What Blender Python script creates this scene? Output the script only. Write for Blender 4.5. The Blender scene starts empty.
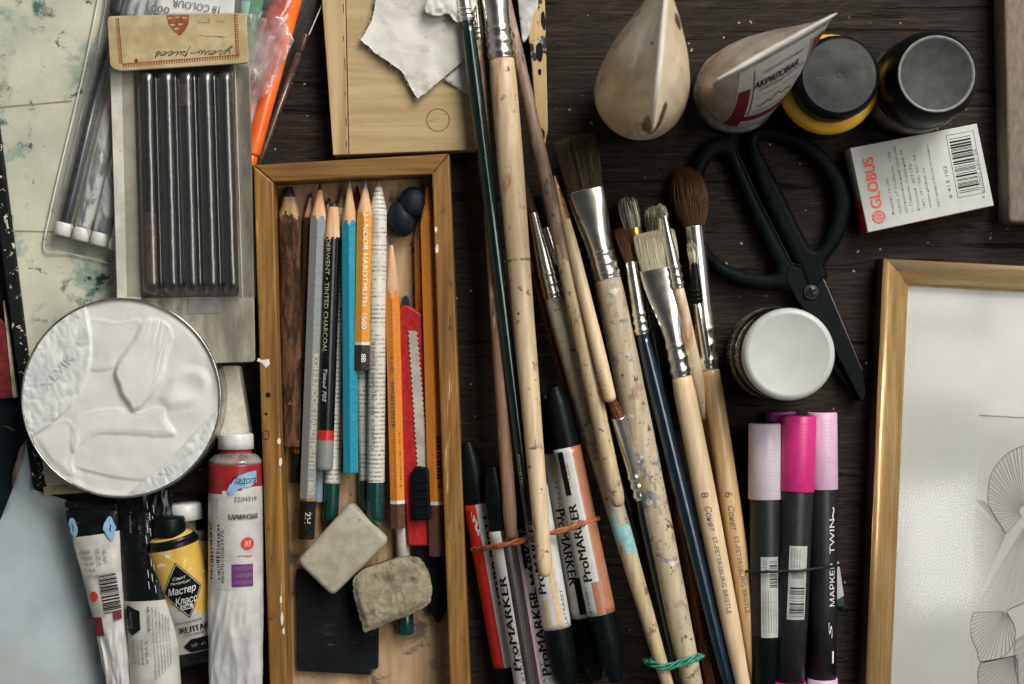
import bpy, bmesh, math, random
from mathutils import Vector, noise
random.seed(7)
U = 0.0005          # one working unit = half a millimetre
D = 1600.0          # camera height above the table in working units
PI = math.pi
sc = bpy.context.scene
COL = sc.collection
Z = Vector((0, 0, 1))

def P(px, py, z=0.0):
    k = 1 - z / D
    return Vector(((px - 512) * k, (342 - py) * k, z))

def lin(c):
    c /= 255.0
    return c / 12.92 if c <= 0.04045 else ((c + 0.055) / 1.055) ** 2.4

def C(r, g, b, k=1.1):
    return tuple(min(0.92, lin(x) * k) for x in (r, g, b)) + (1.0,)

# ------------------------------------------------------------------ materials
def _base(name):
    m = bpy.data.materials.new(name); m.use_nodes = True
    nt = m.node_tree; nt.nodes.clear()
    out = nt.nodes.new('ShaderNodeOutputMaterial')
    return m, nt, out

def _coords(nt, stretch):
    tc = nt.nodes.new('ShaderNodeTexCoord')
    oi = nt.nodes.new('ShaderNodeObjectInfo')
    mp = nt.nodes.new('ShaderNodeMapping'); mp.inputs['Scale'].default_value = stretch
    cb = nt.nodes.new('ShaderNodeCombineXYZ')
    for i in range(3): nt.links.new(oi.outputs['Random'], cb.inputs[i])
    nt.links.new(tc.outputs['Object'], mp.inputs['Vector'])
    nt.links.new(cb.outputs[0], mp.inputs['Location'])
    return mp.outputs[0]

def _noise(nt, vec, scale, detail=6, rough=.6, dist=0):
    n = nt.nodes.new('ShaderNodeTexNoise')
    n.inputs['Scale'].default_value = scale; n.inputs['Detail'].default_value = detail
    n.inputs['Roughness'].default_value = rough; n.inputs['Distortion'].default_value = dist
    nt.links.new(vec, n.inputs['Vector'])
    return n.outputs['Fac']

def _range(nt, val, a, b, c=0., d=1.):
    r = nt.nodes.new('ShaderNodeMapRange'); r.interpolation_type = 'SMOOTHSTEP'
    r.inputs[1].default_value = a; r.inputs[2].default_value = b
    r.inputs[3].default_value = c; r.inputs[4].default_value = d
    nt.links.new(val, r.inputs[0])
    return r.outputs[0]

def _mix(nt, fac, a, b):
    m = nt.nodes.new('ShaderNodeMix'); m.data_type = 'RGBA'
    if isinstance(fac, float): m.inputs[0].default_value = fac
    else: nt.links.new(fac, m.inputs[0])
    for v, i in ((a, 6), (b, 7)):
        if isinstance(v, tuple): m.inputs[i].default_value = v
        else: nt.links.new(v, m.inputs[i])
    return m.outputs[2]

def mat(name, col, col2=None, rough=.5, metal=0., ns=300., stretch=(1, 1, 1), con=(.35, .65), bump=0., bs=None,
        bstretch=None, spots=(), coat=0., spec=.5, rvar=.12, sheen=0., sss=0., detail=6, dist=0., transl=0.):
    """spots: (colour, lo, hi, scale, stretch)"""
    m, nt, out = _base(name)
    b = nt.nodes.new('ShaderNodeBsdfPrincipled')
    if transl:                                   # fine hair lets light through
        tl = nt.nodes.new('ShaderNodeBsdfTranslucent'); tl.inputs[0].default_value = col; ms = nt.nodes.new('ShaderNodeMixShader'); ms.inputs[0].default_value = transl
        nt.links.new(b.outputs[0], ms.inputs[1]); nt.links.new(tl.outputs[0], ms.inputs[2]); nt.links.new(ms.outputs[0], out.inputs[0])
    else: nt.links.new(b.outputs[0], out.inputs[0])
    vec = _coords(nt, stretch)
    n = _noise(nt, vec, ns, detail, .6, dist)
    if col2 is None: col2 = tuple(c * .82 for c in col[:3]) + (1.,)
    c = _mix(nt, _range(nt, n, *con), col, col2)
    for sp in spots:
        v2 = _coords(nt, sp[4] if len(sp) > 4 else (1, 1, 1))
        f = _range(nt, _noise(nt, v2, sp[3], 8, .66, .3), .5 + (sp[1] - .5) * .72, .5 + (sp[2] - .5) * .72)
        c = _mix(nt, f, c, sp[0])
    nt.links.new(c, b.inputs['Base Color'])
    b.inputs['Metallic'].default_value = metal
    rr = _range(nt, _noise(nt, vec, ns * 1.7, 4), .3, .7, max(.02, rough - rvar), min(1, rough + rvar))
    nt.links.new(rr, b.inputs['Roughness'])
    b.inputs['Specular IOR Level'].default_value = spec
    b.inputs['Coat Weight'].default_value = coat; b.inputs['Coat Roughness'].default_value = .12
    if sheen: b.inputs['Sheen Weight'].default_value = sheen
    if sss:
        b.inputs['Subsurface Weight'].default_value = sss; b.inputs['Subsurface Radius'].default_value = (.004, .003, .002)
        b.inputs['Subsurface Scale'].default_value = 1.0
    if bump:
        bp = nt.nodes.new('ShaderNodeBump'); bp.inputs['Strength'].default_value = bump; bp.inputs['Distance'].default_value = .0006
        h = _noise(nt, _coords(nt, bstretch or stretch), bs or ns, 8, .65)
        nt.links.new(h, bp.inputs['Height']); nt.links.new(bp.outputs[0], b.inputs['Normal'])
    return m

def film(name, tint=(1, 1, 1, 1), rough=.08, base=.05, haze=0., hazecol=(.8, .8, .8, 1), bump=.3, bs=90., stretch=(1, 1, 1), ior=1.5):
    """thin clear plastic or glass: see-through, fresnel gloss, optional milky haze"""
    m, nt, out = _base(name)
    tr = nt.nodes.new('ShaderNodeBsdfTransparent'); tr.inputs[0].default_value = tint
    gl = nt.nodes.new('ShaderNodeBsdfGlossy'); gl.inputs['Roughness'].default_value = rough
    df = nt.nodes.new('ShaderNodeBsdfDiffuse'); df.inputs[0].default_value = hazecol
    fr = nt.nodes.new('ShaderNodeLayerWeight'); fr.inputs[0].default_value = .5      # facing: Schlick's law, the same from both sides
    pw = nt.nodes.new('ShaderNodeMath'); pw.operation = 'POWER'; pw.inputs[1].default_value = 5; nt.links.new(fr.outputs['Facing'], pw.inputs[0])
    f0 = ((ior - 1) / (ior + 1)) ** 2 + base
    ad = nt.nodes.new('ShaderNodeMath'); ad.operation = 'MULTIPLY_ADD'; ad.inputs[1].default_value = 1 - f0; ad.inputs[2].default_value = f0; ad.use_clamp = True
    nt.links.new(pw.outputs[0], ad.inputs[0])
    m1 = nt.nodes.new('ShaderNodeMixShader'); m2 = nt.nodes.new('ShaderNodeMixShader')
    vec = _coords(nt, stretch)
    if haze:
        nt.links.new(_range(nt, _noise(nt, vec, bs * .8, 5), .4, .7, haze * .3, min(1, haze * 1.5)), m1.inputs[0])
    else: m1.inputs[0].default_value = 0
    nt.links.new(tr.outputs[0], m1.inputs[1]); nt.links.new(df.outputs[0], m1.inputs[2])
    nt.links.new(ad.outputs[0], m2.inputs[0]); nt.links.new(m1.outputs[0], m2.inputs[1]); nt.links.new(gl.outputs[0], m2.inputs[2])
    nt.links.new(m2.outputs[0], out.inputs[0])
    if bump:
        bp = nt.nodes.new('ShaderNodeBump'); bp.inputs['Strength'].default_value = bump; bp.inputs['Distance'].default_value = .002
        nt.links.new(_noise(nt, vec, bs, 3, .5, .6), bp.inputs['Height'])
        for n in (gl, df, fr): nt.links.new(bp.outputs[0], n.inputs['Normal'])
    return m

GY = (1, .06, 1)      # grain running along the picture's vertical
GX = (.06, 1, 1)
def table_mat():
    m, nt, out = _base('dark_weathered_planks')
    b = nt.nodes.new('ShaderNodeBsdfPrincipled'); nt.links.new(b.outputs[0], out.inputs[0])
    v = _coords(nt, (.16, 1, 1))
    g1 = _noise(nt, v, 420, 12, .75, .7)
    g2 = _noise(nt, _coords(nt, (.03, 1, 1)), 900, 8, .7)
    big = _noise(nt, _coords(nt, (.5, 1, 1)), 14, 6, .6, .4)
    c = _mix(nt, _range(nt, g1, .36, .66), C(8, 7, 6), C(52, 41, 31))
    c = _mix(nt, _range(nt, big, .45, .75, 0., .8), c, C(27, 22, 19))
    c = _mix(nt, _range(nt, g2, .54, .70), c, C(70, 56, 44))
    crk = _noise(nt, _coords(nt, (.05, 1, 1)), 170, 6, .55, .8)
    dark = _range(nt, crk, .30, .40, 1., 0.)
    c = _mix(nt, dark, c, C(9, 8, 8))
    # plank seams
    tc = nt.nodes.new('ShaderNodeTexCoord')
    br = nt.nodes.new('ShaderNodeTexBrick'); br.inputs['Scale'].default_value = 1.
    br.inputs['Brick Width'].default_value = 2.3; br.inputs['Row Height'].default_value = .118
    br.inputs['Mortar Size'].default_value = .0011; br.inputs['Mortar Smooth'].default_value = .5
    nt.links.new(tc.outputs['Object'], br.inputs['Vector'])
    c = _mix(nt, br.outputs['Fac'], c, C(6, 6, 6))
    sp = _range(nt, _noise(nt, _coords(nt, (1, 1, 1)), 300, 3, .4), .735, .755)
    c = _mix(nt, sp, c, C(170, 150, 125))
    nt.links.new(c, b.inputs['Base Color'])
    nt.links.new(_range(nt, g1, .3, .7, .5, .7), b.inputs['Roughness'])
    b.inputs['Specular IOR Level'].default_value = .22
    bp = nt.nodes.new('ShaderNodeBump'); bp.inputs['Strength'].default_value = .9; bp.inputs['Distance'].default_value = .0011
    ad = nt.nodes.new('ShaderNodeMath'); ad.operation = 'SUBTRACT'; nt.links.new(g1, ad.inputs[0]); nt.links.new(dark, ad.inputs[1])
    nt.links.new(ad.outputs[0], bp.inputs['Height']); nt.links.new(bp.outputs[0], b.inputs['Normal'])
    return m

def newsprint_mat():
    m, nt, out = _base('newsprint_wrap')
    b = nt.nodes.new('ShaderNodeBsdfPrincipled'); nt.links.new(b.outputs[0], out.inputs[0])
    sx = nt.nodes.new('ShaderNodeSeparateXYZ'); nt.links.new(_coords(nt, (1, 1, 1)), sx.inputs[0])
    def mth(op, a, b):
        k = nt.nodes.new('ShaderNodeMath'); k.operation = op
        for i, q in enumerate((a, b)):
            if isinstance(q, (int, float)): k.inputs[i].default_value = q
            elif q is not None: nt.links.new(q, k.inputs[i])
        return k.outputs[0]
    rows = mth('SINE', mth('MULTIPLY', sx.outputs[1], 2 * PI / .0021), None)
    rows = _range(nt, rows, -.1, .5)
    lett = _range(nt, _noise(nt, _coords(nt, (1, .5, 1)), 1500, 2, .6), .40, .52)
    gaps = _range(nt, _noise(nt, _coords(nt, (.5, 1, 1)), 150, 3, .6), .38, .52)
    ink = mth('MULTIPLY', mth('MULTIPLY', rows, lett), gaps)
    c = _mix(nt, mth('MULTIPLY', ink, .8), C(208, 203, 190), C(92, 88, 82))
    c = _mix(nt, _range(nt, _noise(nt, _coords(nt, (1, .3, 1)), 120, 4, .6), .5, .66, 0., .5), c, C(168, 160, 144))
    nt.links.new(c, b.inputs['Base Color']); b.inputs['Roughness'].default_value = .5
    b.inputs['Coat Weight'].default_value = .2
    return m

M = {}
M['table'] = table_mat()
M['news'] = newsprint_mat()
M['cream_board'] = mat('stained_cream_board', C(201, 198, 176), C(172, 174, 156), rough=.75, ns=28, con=(.3, .7), bump=.15, bs=500,
    spots=[(C(150, 128, 92), .64, .80, 30), (C(132, 150, 136), .56, .74, 42), (C(70, 98, 90), .60, .76, 60), (C(28, 44, 50), .655, .75, 85)])
M['worn_black'] = mat('worn_black_spine', C(14, 18, 19), C(24, 28, 28), rough=.6, spec=.2, ns=120, spots=[(C(205, 195, 170), .62, .66, 260)], bump=.3)
M['pages'] = mat('page_edges', C(190, 180, 150), C(120, 110, 90), ns=700, stretch=(.1, .1, 3), rough=.9)
M['dark_red'] = mat('dark_red_cloth', C(120, 22, 28), C(80, 14, 20), rough=.7)
M['dark_teal'] = mat('dark_teal_card', C(12, 32, 35), C(7, 18, 21), rough=.6, ns=60, spec=.2)
M['grey_paper'] = mat('blue_grey_paper', C(178, 190, 192), C(154, 165, 170), rough=.8, ns=16, con=(.35, .7), bump=.12, bs=1100, spots=[(C(178, 176, 168), .55, .78, 10)])
M['pink_paper'] = mat('paper_underside', C(150, 130, 120), C(120, 104, 97), rough=.8)
M['ink'] = mat('black_ink', C(13, 14, 15), rough=.6, spec=.2)
M['ink_grey'] = mat('grey_ink', C(95, 95, 92), rough=.6)
M['ink_soft'] = mat('faded_ink', C(128, 126, 120), rough=.7)
M['ink_blue'] = mat('blue_black_handwriting', C(52, 56, 66), rough=.6)
M['ink_brown'] = mat('brown_print', C(150, 84, 40), C(120, 64, 30), rough=.7)
M['ink_orange'] = mat('orange_red_print', C(228, 92, 70), rough=.6)
M['ink_white'] = mat('white_print', C(218, 216, 208), rough=.5)
M['ink_gold'] = mat('gold_print', C(190, 180, 150), rough=.4)
M['ink_red'] = mat('red_print', C(205, 52, 40), rough=.5)
M['ink_maroon'] = mat('maroon_print', C(112, 32, 44), rough=.45)
M['ink_purple'] = mat('purple_print', C(104, 42, 112), rough=.45)
M['ink_cyan'] = mat('light_blue_print', C(140, 178, 198), C(112, 156, 184), rough=.45, ns=200)
M['ink_deepblue'] = mat('blue_print', C(40, 70, 140), rough=.45)
M['tancard'] = mat('tan_cardboard', C(186, 167, 128), C(162, 142, 104), rough=.85, ns=90, bump=.2, bs=1500, spots=[(C(120, 92, 60), .72, .80, 220)])
M['kraft_grey'] = mat('grey_backing_card', C(152, 147, 130), C(112, 107, 94), rough=.85, ns=120, stretch=(1, .25, 1), bump=.3, bs=1500, spots=[(C(95, 90, 80), .66, .75, 60), (C(150, 95, 45), .74, .78, 120)])
M['cream_card'] = mat('cream_backing_card', C(205, 202, 188), C(180, 176, 160), rough=.85, ns=60, spots=[(C(170, 112, 40), .74, .77, 150)])
M['charcoal'] = mat('charcoal', C(30, 31, 31), C(20, 21, 21), rough=.6, spec=.2, ns=300, stretch=GY, bump=.25)
M['charcoal_brown'] = mat('brown_sanguine', C(88, 68, 54), C(62, 48, 38), rough=.7, ns=300)
M['blister'] = film('clear_blister', tint=(.84, .83, .80, 1), rough=.31, base=.13, bump=.12, bs=160)
M['bagfilm'] = film('clear_bag_film', tint=(.93, .93, .92, 1), rough=.14, base=.06, haze=.2, hazecol=(.72, .72, .7, 1), bump=.7, bs=45, stretch=(1, .4, 1))
M['highlight_film'] = film('hazy_highlight_film', tint=(.95, .93, .92, 1), rough=.22, base=.05, haze=.16, hazecol=(.85, .8, .78, 1), bump=.45, bs=45)
M['glass'] = film('picture_glass', rough=.085, base=.0, bump=0, ior=1.56)
M['seam'] = mat('milky_plastic_seam', C(215, 215, 205), rough=.35)
M['white_plastic'] = mat('white_plastic', C(204, 204, 198), C(192, 192, 186), rough=.4, ns=200, sss=.05)
M['white_card'] = mat('white_label_paper', C(208, 209, 206), C(196, 197, 194), rough=.55, ns=120)
M['white_gloss'] = mat('white_glossy_label', C(198, 197, 191), C(184, 183, 178), rough=.34, ns=100, coat=.3)
M['marble'] = mat('marbled_silver_barrel', C(222, 221, 218), C(96, 98, 108), rough=.26, ns=48, stretch=(1, .35, 1), con=(.50, .60), dist=2.5, coat=.5, spots=[(C(206, 160, 144), .56, .68, 45, (1, .4, 1)), (C(74, 84, 122), .60, .70, 38, (1, .4, 1))])
M['slate'] = mat('dark_slate_plastic', C(52, 55, 60), C(38, 40, 44), rough=.35, coat=.3)
M['orange'] = mat('orange_plastic', C(236, 112, 36), C(214, 92, 28), rough=.4, ns=60, coat=.2)
M['palepink'] = mat('pale_pink_plastic', C(226, 160, 146), C(210, 140, 124), rough=.4)
M['redorange'] = mat('red_orange_plastic', C(196, 52, 30), C(160, 40, 26), rough=.4, coat=.2)
M['leafgreen'] = mat('green_plastic', C(66, 150, 98), C(40, 118, 76), rough=.4, coat=.2)
M['mintgreen'] = mat('pale_green_plastic', C(160, 200, 182), C(140, 180, 165), rough=.4)
M['brownplastic'] = mat('brown_plastic', C(78, 56, 46), C(52, 36, 30), rough=.3, coat=.3)
M['tin'] = mat('tin_rim', C(190, 188, 180), C(150, 148, 142), rough=.28, metal=.9, ns=100)
M['foil'] = mat('crinkled_foil', C(218, 219, 214), C(198, 200, 196), rough=.32, metal=.05, spec=.6, ns=40, bump=.6, bs=70)
M['white_paint'] = mat('thick_white_paint', C(211, 210, 203, 1.1), C(206, 204, 197, 1.1), rough=.45, ns=60, spec=.4, sss=.06, bump=.12, bs=200)
M['cream_block'] = mat('speckled_cream', C(205, 200, 184), C(185, 180, 162), rough=.7, ns=150, spots=[(C(130, 120, 100), .70, .76, 300)])
M['tray'] = mat('honey_brown_wood', C(150, 107, 48), C(102, 69, 28), rough=.5, ns=330, stretch=(1, .05, 1), con=(.3, .7), bump=.35, spots=[(C(88, 54, 28), .66, .76, 120, (1, .5, 1)), (C(205, 165, 105), .66, .78, 160, (1, .1, 1))])
M['tray_x'] = mat('honey_brown_wood_across', C(140, 99, 43), C(96, 64, 26), rough=.5, ns=330, stretch=(.05, 1, 1), con=(.3, .7), bump=.35, spots=[(C(88, 54, 28), .66, .76, 120, (.5, 1, 1))])
M['tray_floor'] = mat('stained_tray_floor', C(186, 158, 122), C(150, 122, 90), rough=.75, ns=120, stretch=(1, .1, 1), bump=.2,
    spots=[(C(92, 78, 64), .56, .70, 45), (C(60, 52, 46), .68, .74, 160), (C(120, 70, 36), .72, .77, 110)])
M['chip'] = mat('chipped_white_paint', C(225, 222, 210), rough=.6)
M['pine'] = mat('pale_pine', C(180, 159, 116), C(158, 134, 92), rough=.6, ns=230, stretch=(.07, 1, 1), con=(.3, .72), bump=.2, spots=[(C(170, 128, 74), .64, .76, 45, (.4, 1, 1)), (C(120, 96, 66), .74, .78, 260)])
M['pine_edge'] = mat('pale_pine_edge', C(184, 160, 116), C(154, 128, 86), rough=.6, ns=260, stretch=(1, .05, 1), bump=.25)
M['shade_card'] = mat('shade_dark_card', C(66, 60, 52), C(40, 36, 32), rough=.9, ns=80, stretch=GY)
M['groove_and_shade'] = mat('dark_groove_and_shade', C(70, 52, 34), rough=.9)
M['cotton'] = mat('white_cotton', C(214, 210, 202), C(192, 188, 180), rough=.95, ns=60, bump=.12, bs=1500, sheen=.2, spots=[(C(166, 156, 146), .52, .76, 40), (C(120, 110, 104), .64, .80, 60)])
M['bark'] = mat('brown_bark', C(96, 66, 46), C(44, 29, 22), rough=.9, ns=330, stretch=(1, .22, 1), con=(.38, .6), bump=1., bs=420, spec=.2, spots=[(C(132, 92, 62), .66, .74, 140)])
M['twig_wood'] = mat('cut_twig_wood', C(168, 142, 98), C(128, 102, 66), rough=.8, ns=400, stretch=GY)
M['cedar'] = mat('cut_cedar', C(214, 172, 130), C(192, 148, 108), rough=.7, ns=500, stretch=GY)
M['lead'] = mat('graphite', C(52, 54, 58), C(38, 40, 42), rough=.35, metal=.3)
M['lead_light'] = mat('bright_lead', C(150, 152, 150), rough=.35, metal=.3)
def enamel(n, c, k=.94, rough=.28, **kw): return mat(n, c, tuple(x * k for x in c[:3]) + (1.,), rough=rough, coat=.35, **kw)
M['p_grey'] = enamel('grey_enamel', C(132, 134, 134))
M['p_black'] = enamel('black_enamel', C(14, 16, 17), spec=.3)
M['p_teal'] = enamel('teal_enamel', C(22, 138, 158))
M['p_yellow'] = enamel('ochre_yellow_enamel', C(216, 146, 46))
M['p_orange'] = enamel('orange_enamel', C(214, 130, 40))
M['p_green'] = enamel('bottle_green_enamel', C(8, 56, 50))
M['p_brown'] = enamel('brown_enamel', C(86, 56, 40))
M['p_dbrown'] = enamel('dark_brown_enamel', C(54, 42, 36))
M['p_red'] = enamel('red_enamel', C(190, 38, 34))
M['p_tip_olive'] = mat('olive_tip', C(150, 148, 88), rough=.5)
M['p_tip_red'] = mat('dark_red_tip', C(96, 26, 32), rough=.5)
M['p_tip_pink'] = mat('pinkish_tip', C(150, 118, 110), rough=.5)
M['silverblue'] = enamel('silver_blue_enamel', C(128, 142, 152))
M['steel'] = mat('brushed_steel', C(236, 233, 224), C(216, 213, 204), rough=.24, metal=1., ns=120, rvar=.03)
M['steel_blade'] = mat('dull_steel', C(190, 184, 170), C(166, 160, 146), rough=.45, metal=.1, ns=120)
M['gold_metal'] = mat('brass_ferrule', C(206, 152, 84), C(170, 116, 58), rough=.28, metal=.9, ns=120)
M['knife_red'] = mat('red_knife_plastic', C(176, 32, 34), C(150, 24, 28), rough=.4, coat=.2)
M['blackplastic'] = mat('black_plastic', C(15, 20, 22), C(11, 15, 17), rough=.42, ns=200, rvar=.08, spec=.3)
M['scissor_black'] = mat('matt_black_handles', C(5, 15, 14), C(4, 12, 11), rough=.55, ns=260, bump=.08, bs=1200, spec=.08)
M['scissor_blade'] = mat('black_coated_blade', C(5, 13, 13), C(4, 11, 11), rough=.5, ns=60, spec=.1)
M['navy'] = mat('navy_putty', C(17, 27, 38), C(12, 19, 27), rough=.6, spec=.25, ns=150, bump=.4, bs=150)
M['eraser'] = mat('beige_eraser', C(170, 163, 144), C(152, 145, 127), rough=.85, ns=160, bump=.25, bs=700, spots=[(C(100, 92, 80), .70, .78, 200)])
M['sponge'] = mat('crumbly_eraser', C(164, 154, 128), C(128, 118, 96), rough=.95, ns=200, con=(.25, .75), bump=.9, bs=800, spots=[(C(96, 88, 76), .58, .80, 300), (C(58, 54, 48), .54, .78, 40)])
M['blackcase'] = mat('scuffed_black_case', C(16, 21, 23), C(12, 16, 17), rough=.7, spec=.2, ns=60, bump=.2, bs=900, spots=[(C(60, 62, 62), .58, .86, 45, (.5, 1, 1)), (C(104, 104, 102), .68, .84, 130, (.2, 1, 1))])
# brush handles
def hand(n, a, b, spots=(), rough=.42, coat=.15, **kw): return mat(n, a, b, rough=rough, ns=420, stretch=GY, con=(.3, .7), coat=coat, bump=.15, spots=spots, **kw)
M['h_tan'] = hand('varnished_tan_wood', C(212, 190, 155), C(190, 164, 126), [(C(120, 82, 52), .66, .72, 170), (C(165, 120, 78), .60, .74, 60, (1, .3, 1)), (C(150, 140, 128), .68, .76, 80)])
M['h_tan2'] = hand('honey_tan_wood', C(206, 173, 124), C(180, 144, 96), [(C(150, 104, 58), .70, .76, 120, (1, .4, 1))])
M['h_paleb'] = hand('pale_birch', C(218, 195, 156), C(198, 171, 130), [(C(120, 90, 60), .76, .79, 220)])
M['h_green'] = hand('dark_green_lacquer', C(8, 33, 27), C(6, 25, 21), [(C(130, 140, 126), .73, .76, 260)], rough=.18, coat=.6)
M['h_black'] = hand('black_lacquer', C(20, 22, 24), C(15, 17, 18), rough=.18, coat=.6)
M['h_blue'] = hand('dark_blue_lacquer', C(11, 34, 50), C(8, 25, 38), [(C(110, 120, 120), .75, .78, 260)], rough=.2, coat=.6)
M['h_brown'] = hand('worn_brown_wood', C(150, 116, 90), C(108, 80, 62), [(C(196, 176, 148), .60, .70, 160, (1, .3, 1)), (C(60, 42, 36), .68, .74, 180, (1, .4, 1))], rough=.6, coat=0)
M['h_mauve'] = hand('mauve_stained_wood', C(150, 124, 102), C(112, 90, 76), [(C(176, 150, 124), .58, .72, 110, (1, .3, 1)), (C(70, 52, 48), .64, .70, 160, (1, .5, 1))], rough=.55, coat=.05)
M['h_grey'] = hand('paint_smeared_grey_handle', C(172, 162, 138), C(148, 140, 120), [(C(120, 96, 84), .58, .70, 100), (C(196, 176, 138), .58, .72, 60, (1, .3, 1)), (C(110, 200, 150), .72, .75, 90), (C(58, 44, 40), .66, .71, 220)], rough=.55)
M['h_beige'] = hand('paint_spattered_beige_handle', C(188, 172, 144), C(164, 148, 122), [(C(140, 112, 90), .55, .70, 70), (C(112, 118, 130), .61, .73, 60), (C(96, 66, 48), .64, .70, 200), (C(214, 206, 192), .64, .72, 120), (C(60, 50, 44), .70, .74, 260)], rough=.55)
M['h_dull'] = hand('dull_tan_wood', C(188, 168, 130), C(160, 140, 104), [(C(112, 84, 60), .60, .72, 110), (C(146, 84, 62), .68, .73, 70), (C(66, 52, 44), .66, .71, 260)], rough=.55)
M['h_red'] = hand('red_brown_wood', C(122, 62, 34), C(74, 34, 22), [(C(40, 24, 20), .62, .70, 150, (1, .3, 1))], rough=.35)
M['h_turq'] = mat('turquoise_paint', C(140, 184, 182), C(116, 160, 160), rough=.5, ns=260)
M['h_palette'] = mat('spotted_stick_wood', C(204, 176, 124), C(180, 150, 100), rough=.6, ns=260, stretch=GY, spots=[(C(22, 26, 30), .63, .65, 75), (C(96, 116, 124), .70, .73, 60), (C(130, 96, 60), .70, .76, 200)])
M['smear'] = mat('white_paint_smear', C(196, 194, 186), C(160, 158, 152), rough=.6, ns=120, bump=.4)
def hair(n, a, b): return mat(n, a, b, rough=.45, ns=900, con=(.3, .7), transl=.12)
M['b_brown'] = hair('dark_brown_hair', C(116, 96, 66), C(72, 58, 40))
M['b_red'] = hair('red_brown_hair', C(122, 74, 46), C(82, 48, 30))
M['b_cream'] = hair('cream_bristle', C(242, 232, 204), C(222, 208, 174))
M['b_grey'] = hair('paint_stiffened_hair', C(150, 142, 118), C(92, 92, 80))
M['b_dark'] = hair('dark_wet_hair', C(42, 48, 44), C(28, 32, 32))
M['b_sable'] = hair('sable_hair', C(128, 76, 42), C(78, 46, 28))
# markers
M['mk_body'] = mat('charcoal_grey_marker', C(30, 32, 33), C(26, 28, 29), rough=.40, spec=.3, ns=200, rvar=.06)
M['mk_black'] = mat('black_marker_plastic', C(8, 16, 17), C(6, 13, 14), rough=.40, ns=200, rvar=.05, spec=.14)
M['mk_lilac'] = mat('lilac_cap', C(196, 184, 193), C(189, 177, 186), rough=.42, ns=200, rvar=.05)
M['mk_pink'] = mat('hot_pink_cap', C(198, 42, 116), C(188, 37, 108), rough=.4, ns=200, rvar=.05)
M['mk_rose'] = mat('pale_pink_cap', C(204, 168, 192), C(196, 160, 184), rough=.42, ns=200, rvar=.05)
M['mk_purple'] = mat('purple_cap', C(136, 58, 132), C(124, 50, 120), rough=.42, ns=200)
M['mk_red'] = mat('red_marker_label', C(198, 40, 40), C(182, 34, 36), rough=.35, coat=.3)
M['mk_umber'] = mat('umber_marker_label', C(48, 39, 35), C(40, 33, 30), rough=.35, coat=.3)
M['mk_highlight'] = mat('mauve_grey_highlight', C(150, 130, 128), rough=.35, coat=.3)  # lighter stripe: the barrel's highlight put into the label colour
M['mk_tan'] = mat('tan_marker_label', C(200, 176, 142), rough=.35, coat=.3)
M['mk_maroon'] = mat('maroon_marker_label', C(78, 30, 38), rough=.35, coat=.3)
M['mk_peach'] = mat('peach_marker_label', C(166, 112, 83), C(158, 104, 76), rough=.35, coat=.3)
M['sticker'] = mat('silver_sticker', C(182, 184, 178), C(160, 162, 156), rough=.4, metal=.2, ns=60)
M['band_terra'] = mat('terracotta_rubber', C(178, 104, 66), C(140, 76, 46), rough=.6, ns=300)
M['band_green'] = mat('green_rubber', C(66, 150, 122), C(44, 116, 94), rough=.6, ns=300)
M['band_black'] = mat('black_rubber', C(18, 22, 24), rough=.6)
# jars, tubes
M['lid_grey'] = mat('scuffed_dark_lid', C(62, 62, 60), C(52, 52, 51), rough=.72, spec=.3, ns=160, rvar=.05, bump=.08, bs=1500, spots=[(C(74, 73, 70), .60, .80, 130), (C(84, 82, 78), .66, .80, 420, (.08, 1, 1)), (C(50, 49, 48), .66, .78, 60)])
M['lid_rim'] = mat('worn_grey_rim', C(120, 122, 120), C(100, 102, 100), rough=.45)
M['jar_yellow'] = mat('yellow_paint_jar', C(222, 178, 44), C(204, 158, 30), rough=.35, ns=80, coat=.2)
M['jar_dark'] = mat('dark_jar', C(16, 18, 19), C(12, 13, 14), rough=.25, coat=.2, spec=.3)
M['jar_label'] = mat('brown_silver_label', C(140, 122, 106), C(92, 78, 68), rough=.4, ns=160, stretch=(1, 1, .2))
M['lid_white'] = mat('white_lid', C(186, 188, 183, 1.0), C(180, 182, 177, 1.0), rough=.42, ns=80, sss=.05, bump=.05, bs=300, spots=[(C(164, 164, 157), .58, .80, 45), (C(156, 155, 148), .68, .78, 500, (.1, 1, 1))])
M['jar_clear'] = mat('cloudy_jar_wall', C(84, 78, 70), C(56, 52, 47), rough=.25, coat=.3)
M['tube_cloudy'] = mat('cloudy_streaked_tube', C(216, 199, 170), C(200, 179, 146), rough=.36, ns=70, stretch=(1, 1, .15), con=(.25, .75), coat=.2, sss=.15, spots=[(C(168, 140, 104), .50, .74, 24, (1.6, 1.6, .2)), (C(132, 98, 70), .70, .82, 30), (C(222, 210, 190), .60, .80, 30)])
M['crimp_white'] = mat('pale_crimp', C(208, 201, 186), C(194, 186, 170), rough=.35, coat=.2, ns=90)
M['tube_brown'] = mat('brown_smear', C(92, 62, 46), rough=.4)
M['tube_white'] = mat('milky_white_tube', C(180, 168, 156), C(140, 124, 112), rough=.34, ns=40, stretch=(1, 1, .3), coat=.25, sss=.1, spots=[(C(128, 100, 82), .60, .78, 35)])
M['tube_foil'] = mat('crumpled_white_metal', C(206, 205, 200), C(184, 183, 180), rough=.36, metal=.1, ns=60, coat=.15)
M['tube_red'] = mat('carmine_label', C(156, 34, 38), C(136, 26, 32), rough=.35, coat=.2, ns=120)
M['tube_clear'] = mat('clear_grey_shoulder', C(140, 136, 128), C(90, 84, 80), rough=.25, coat=.4, ns=120)
M['tube_yellow'] = mat('yellow_label', C(212, 176, 84), C(196, 156, 64), rough=.38, coat=.2, ns=80, spots=[(C(230, 222, 196), .66, .74, 70)])
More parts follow.
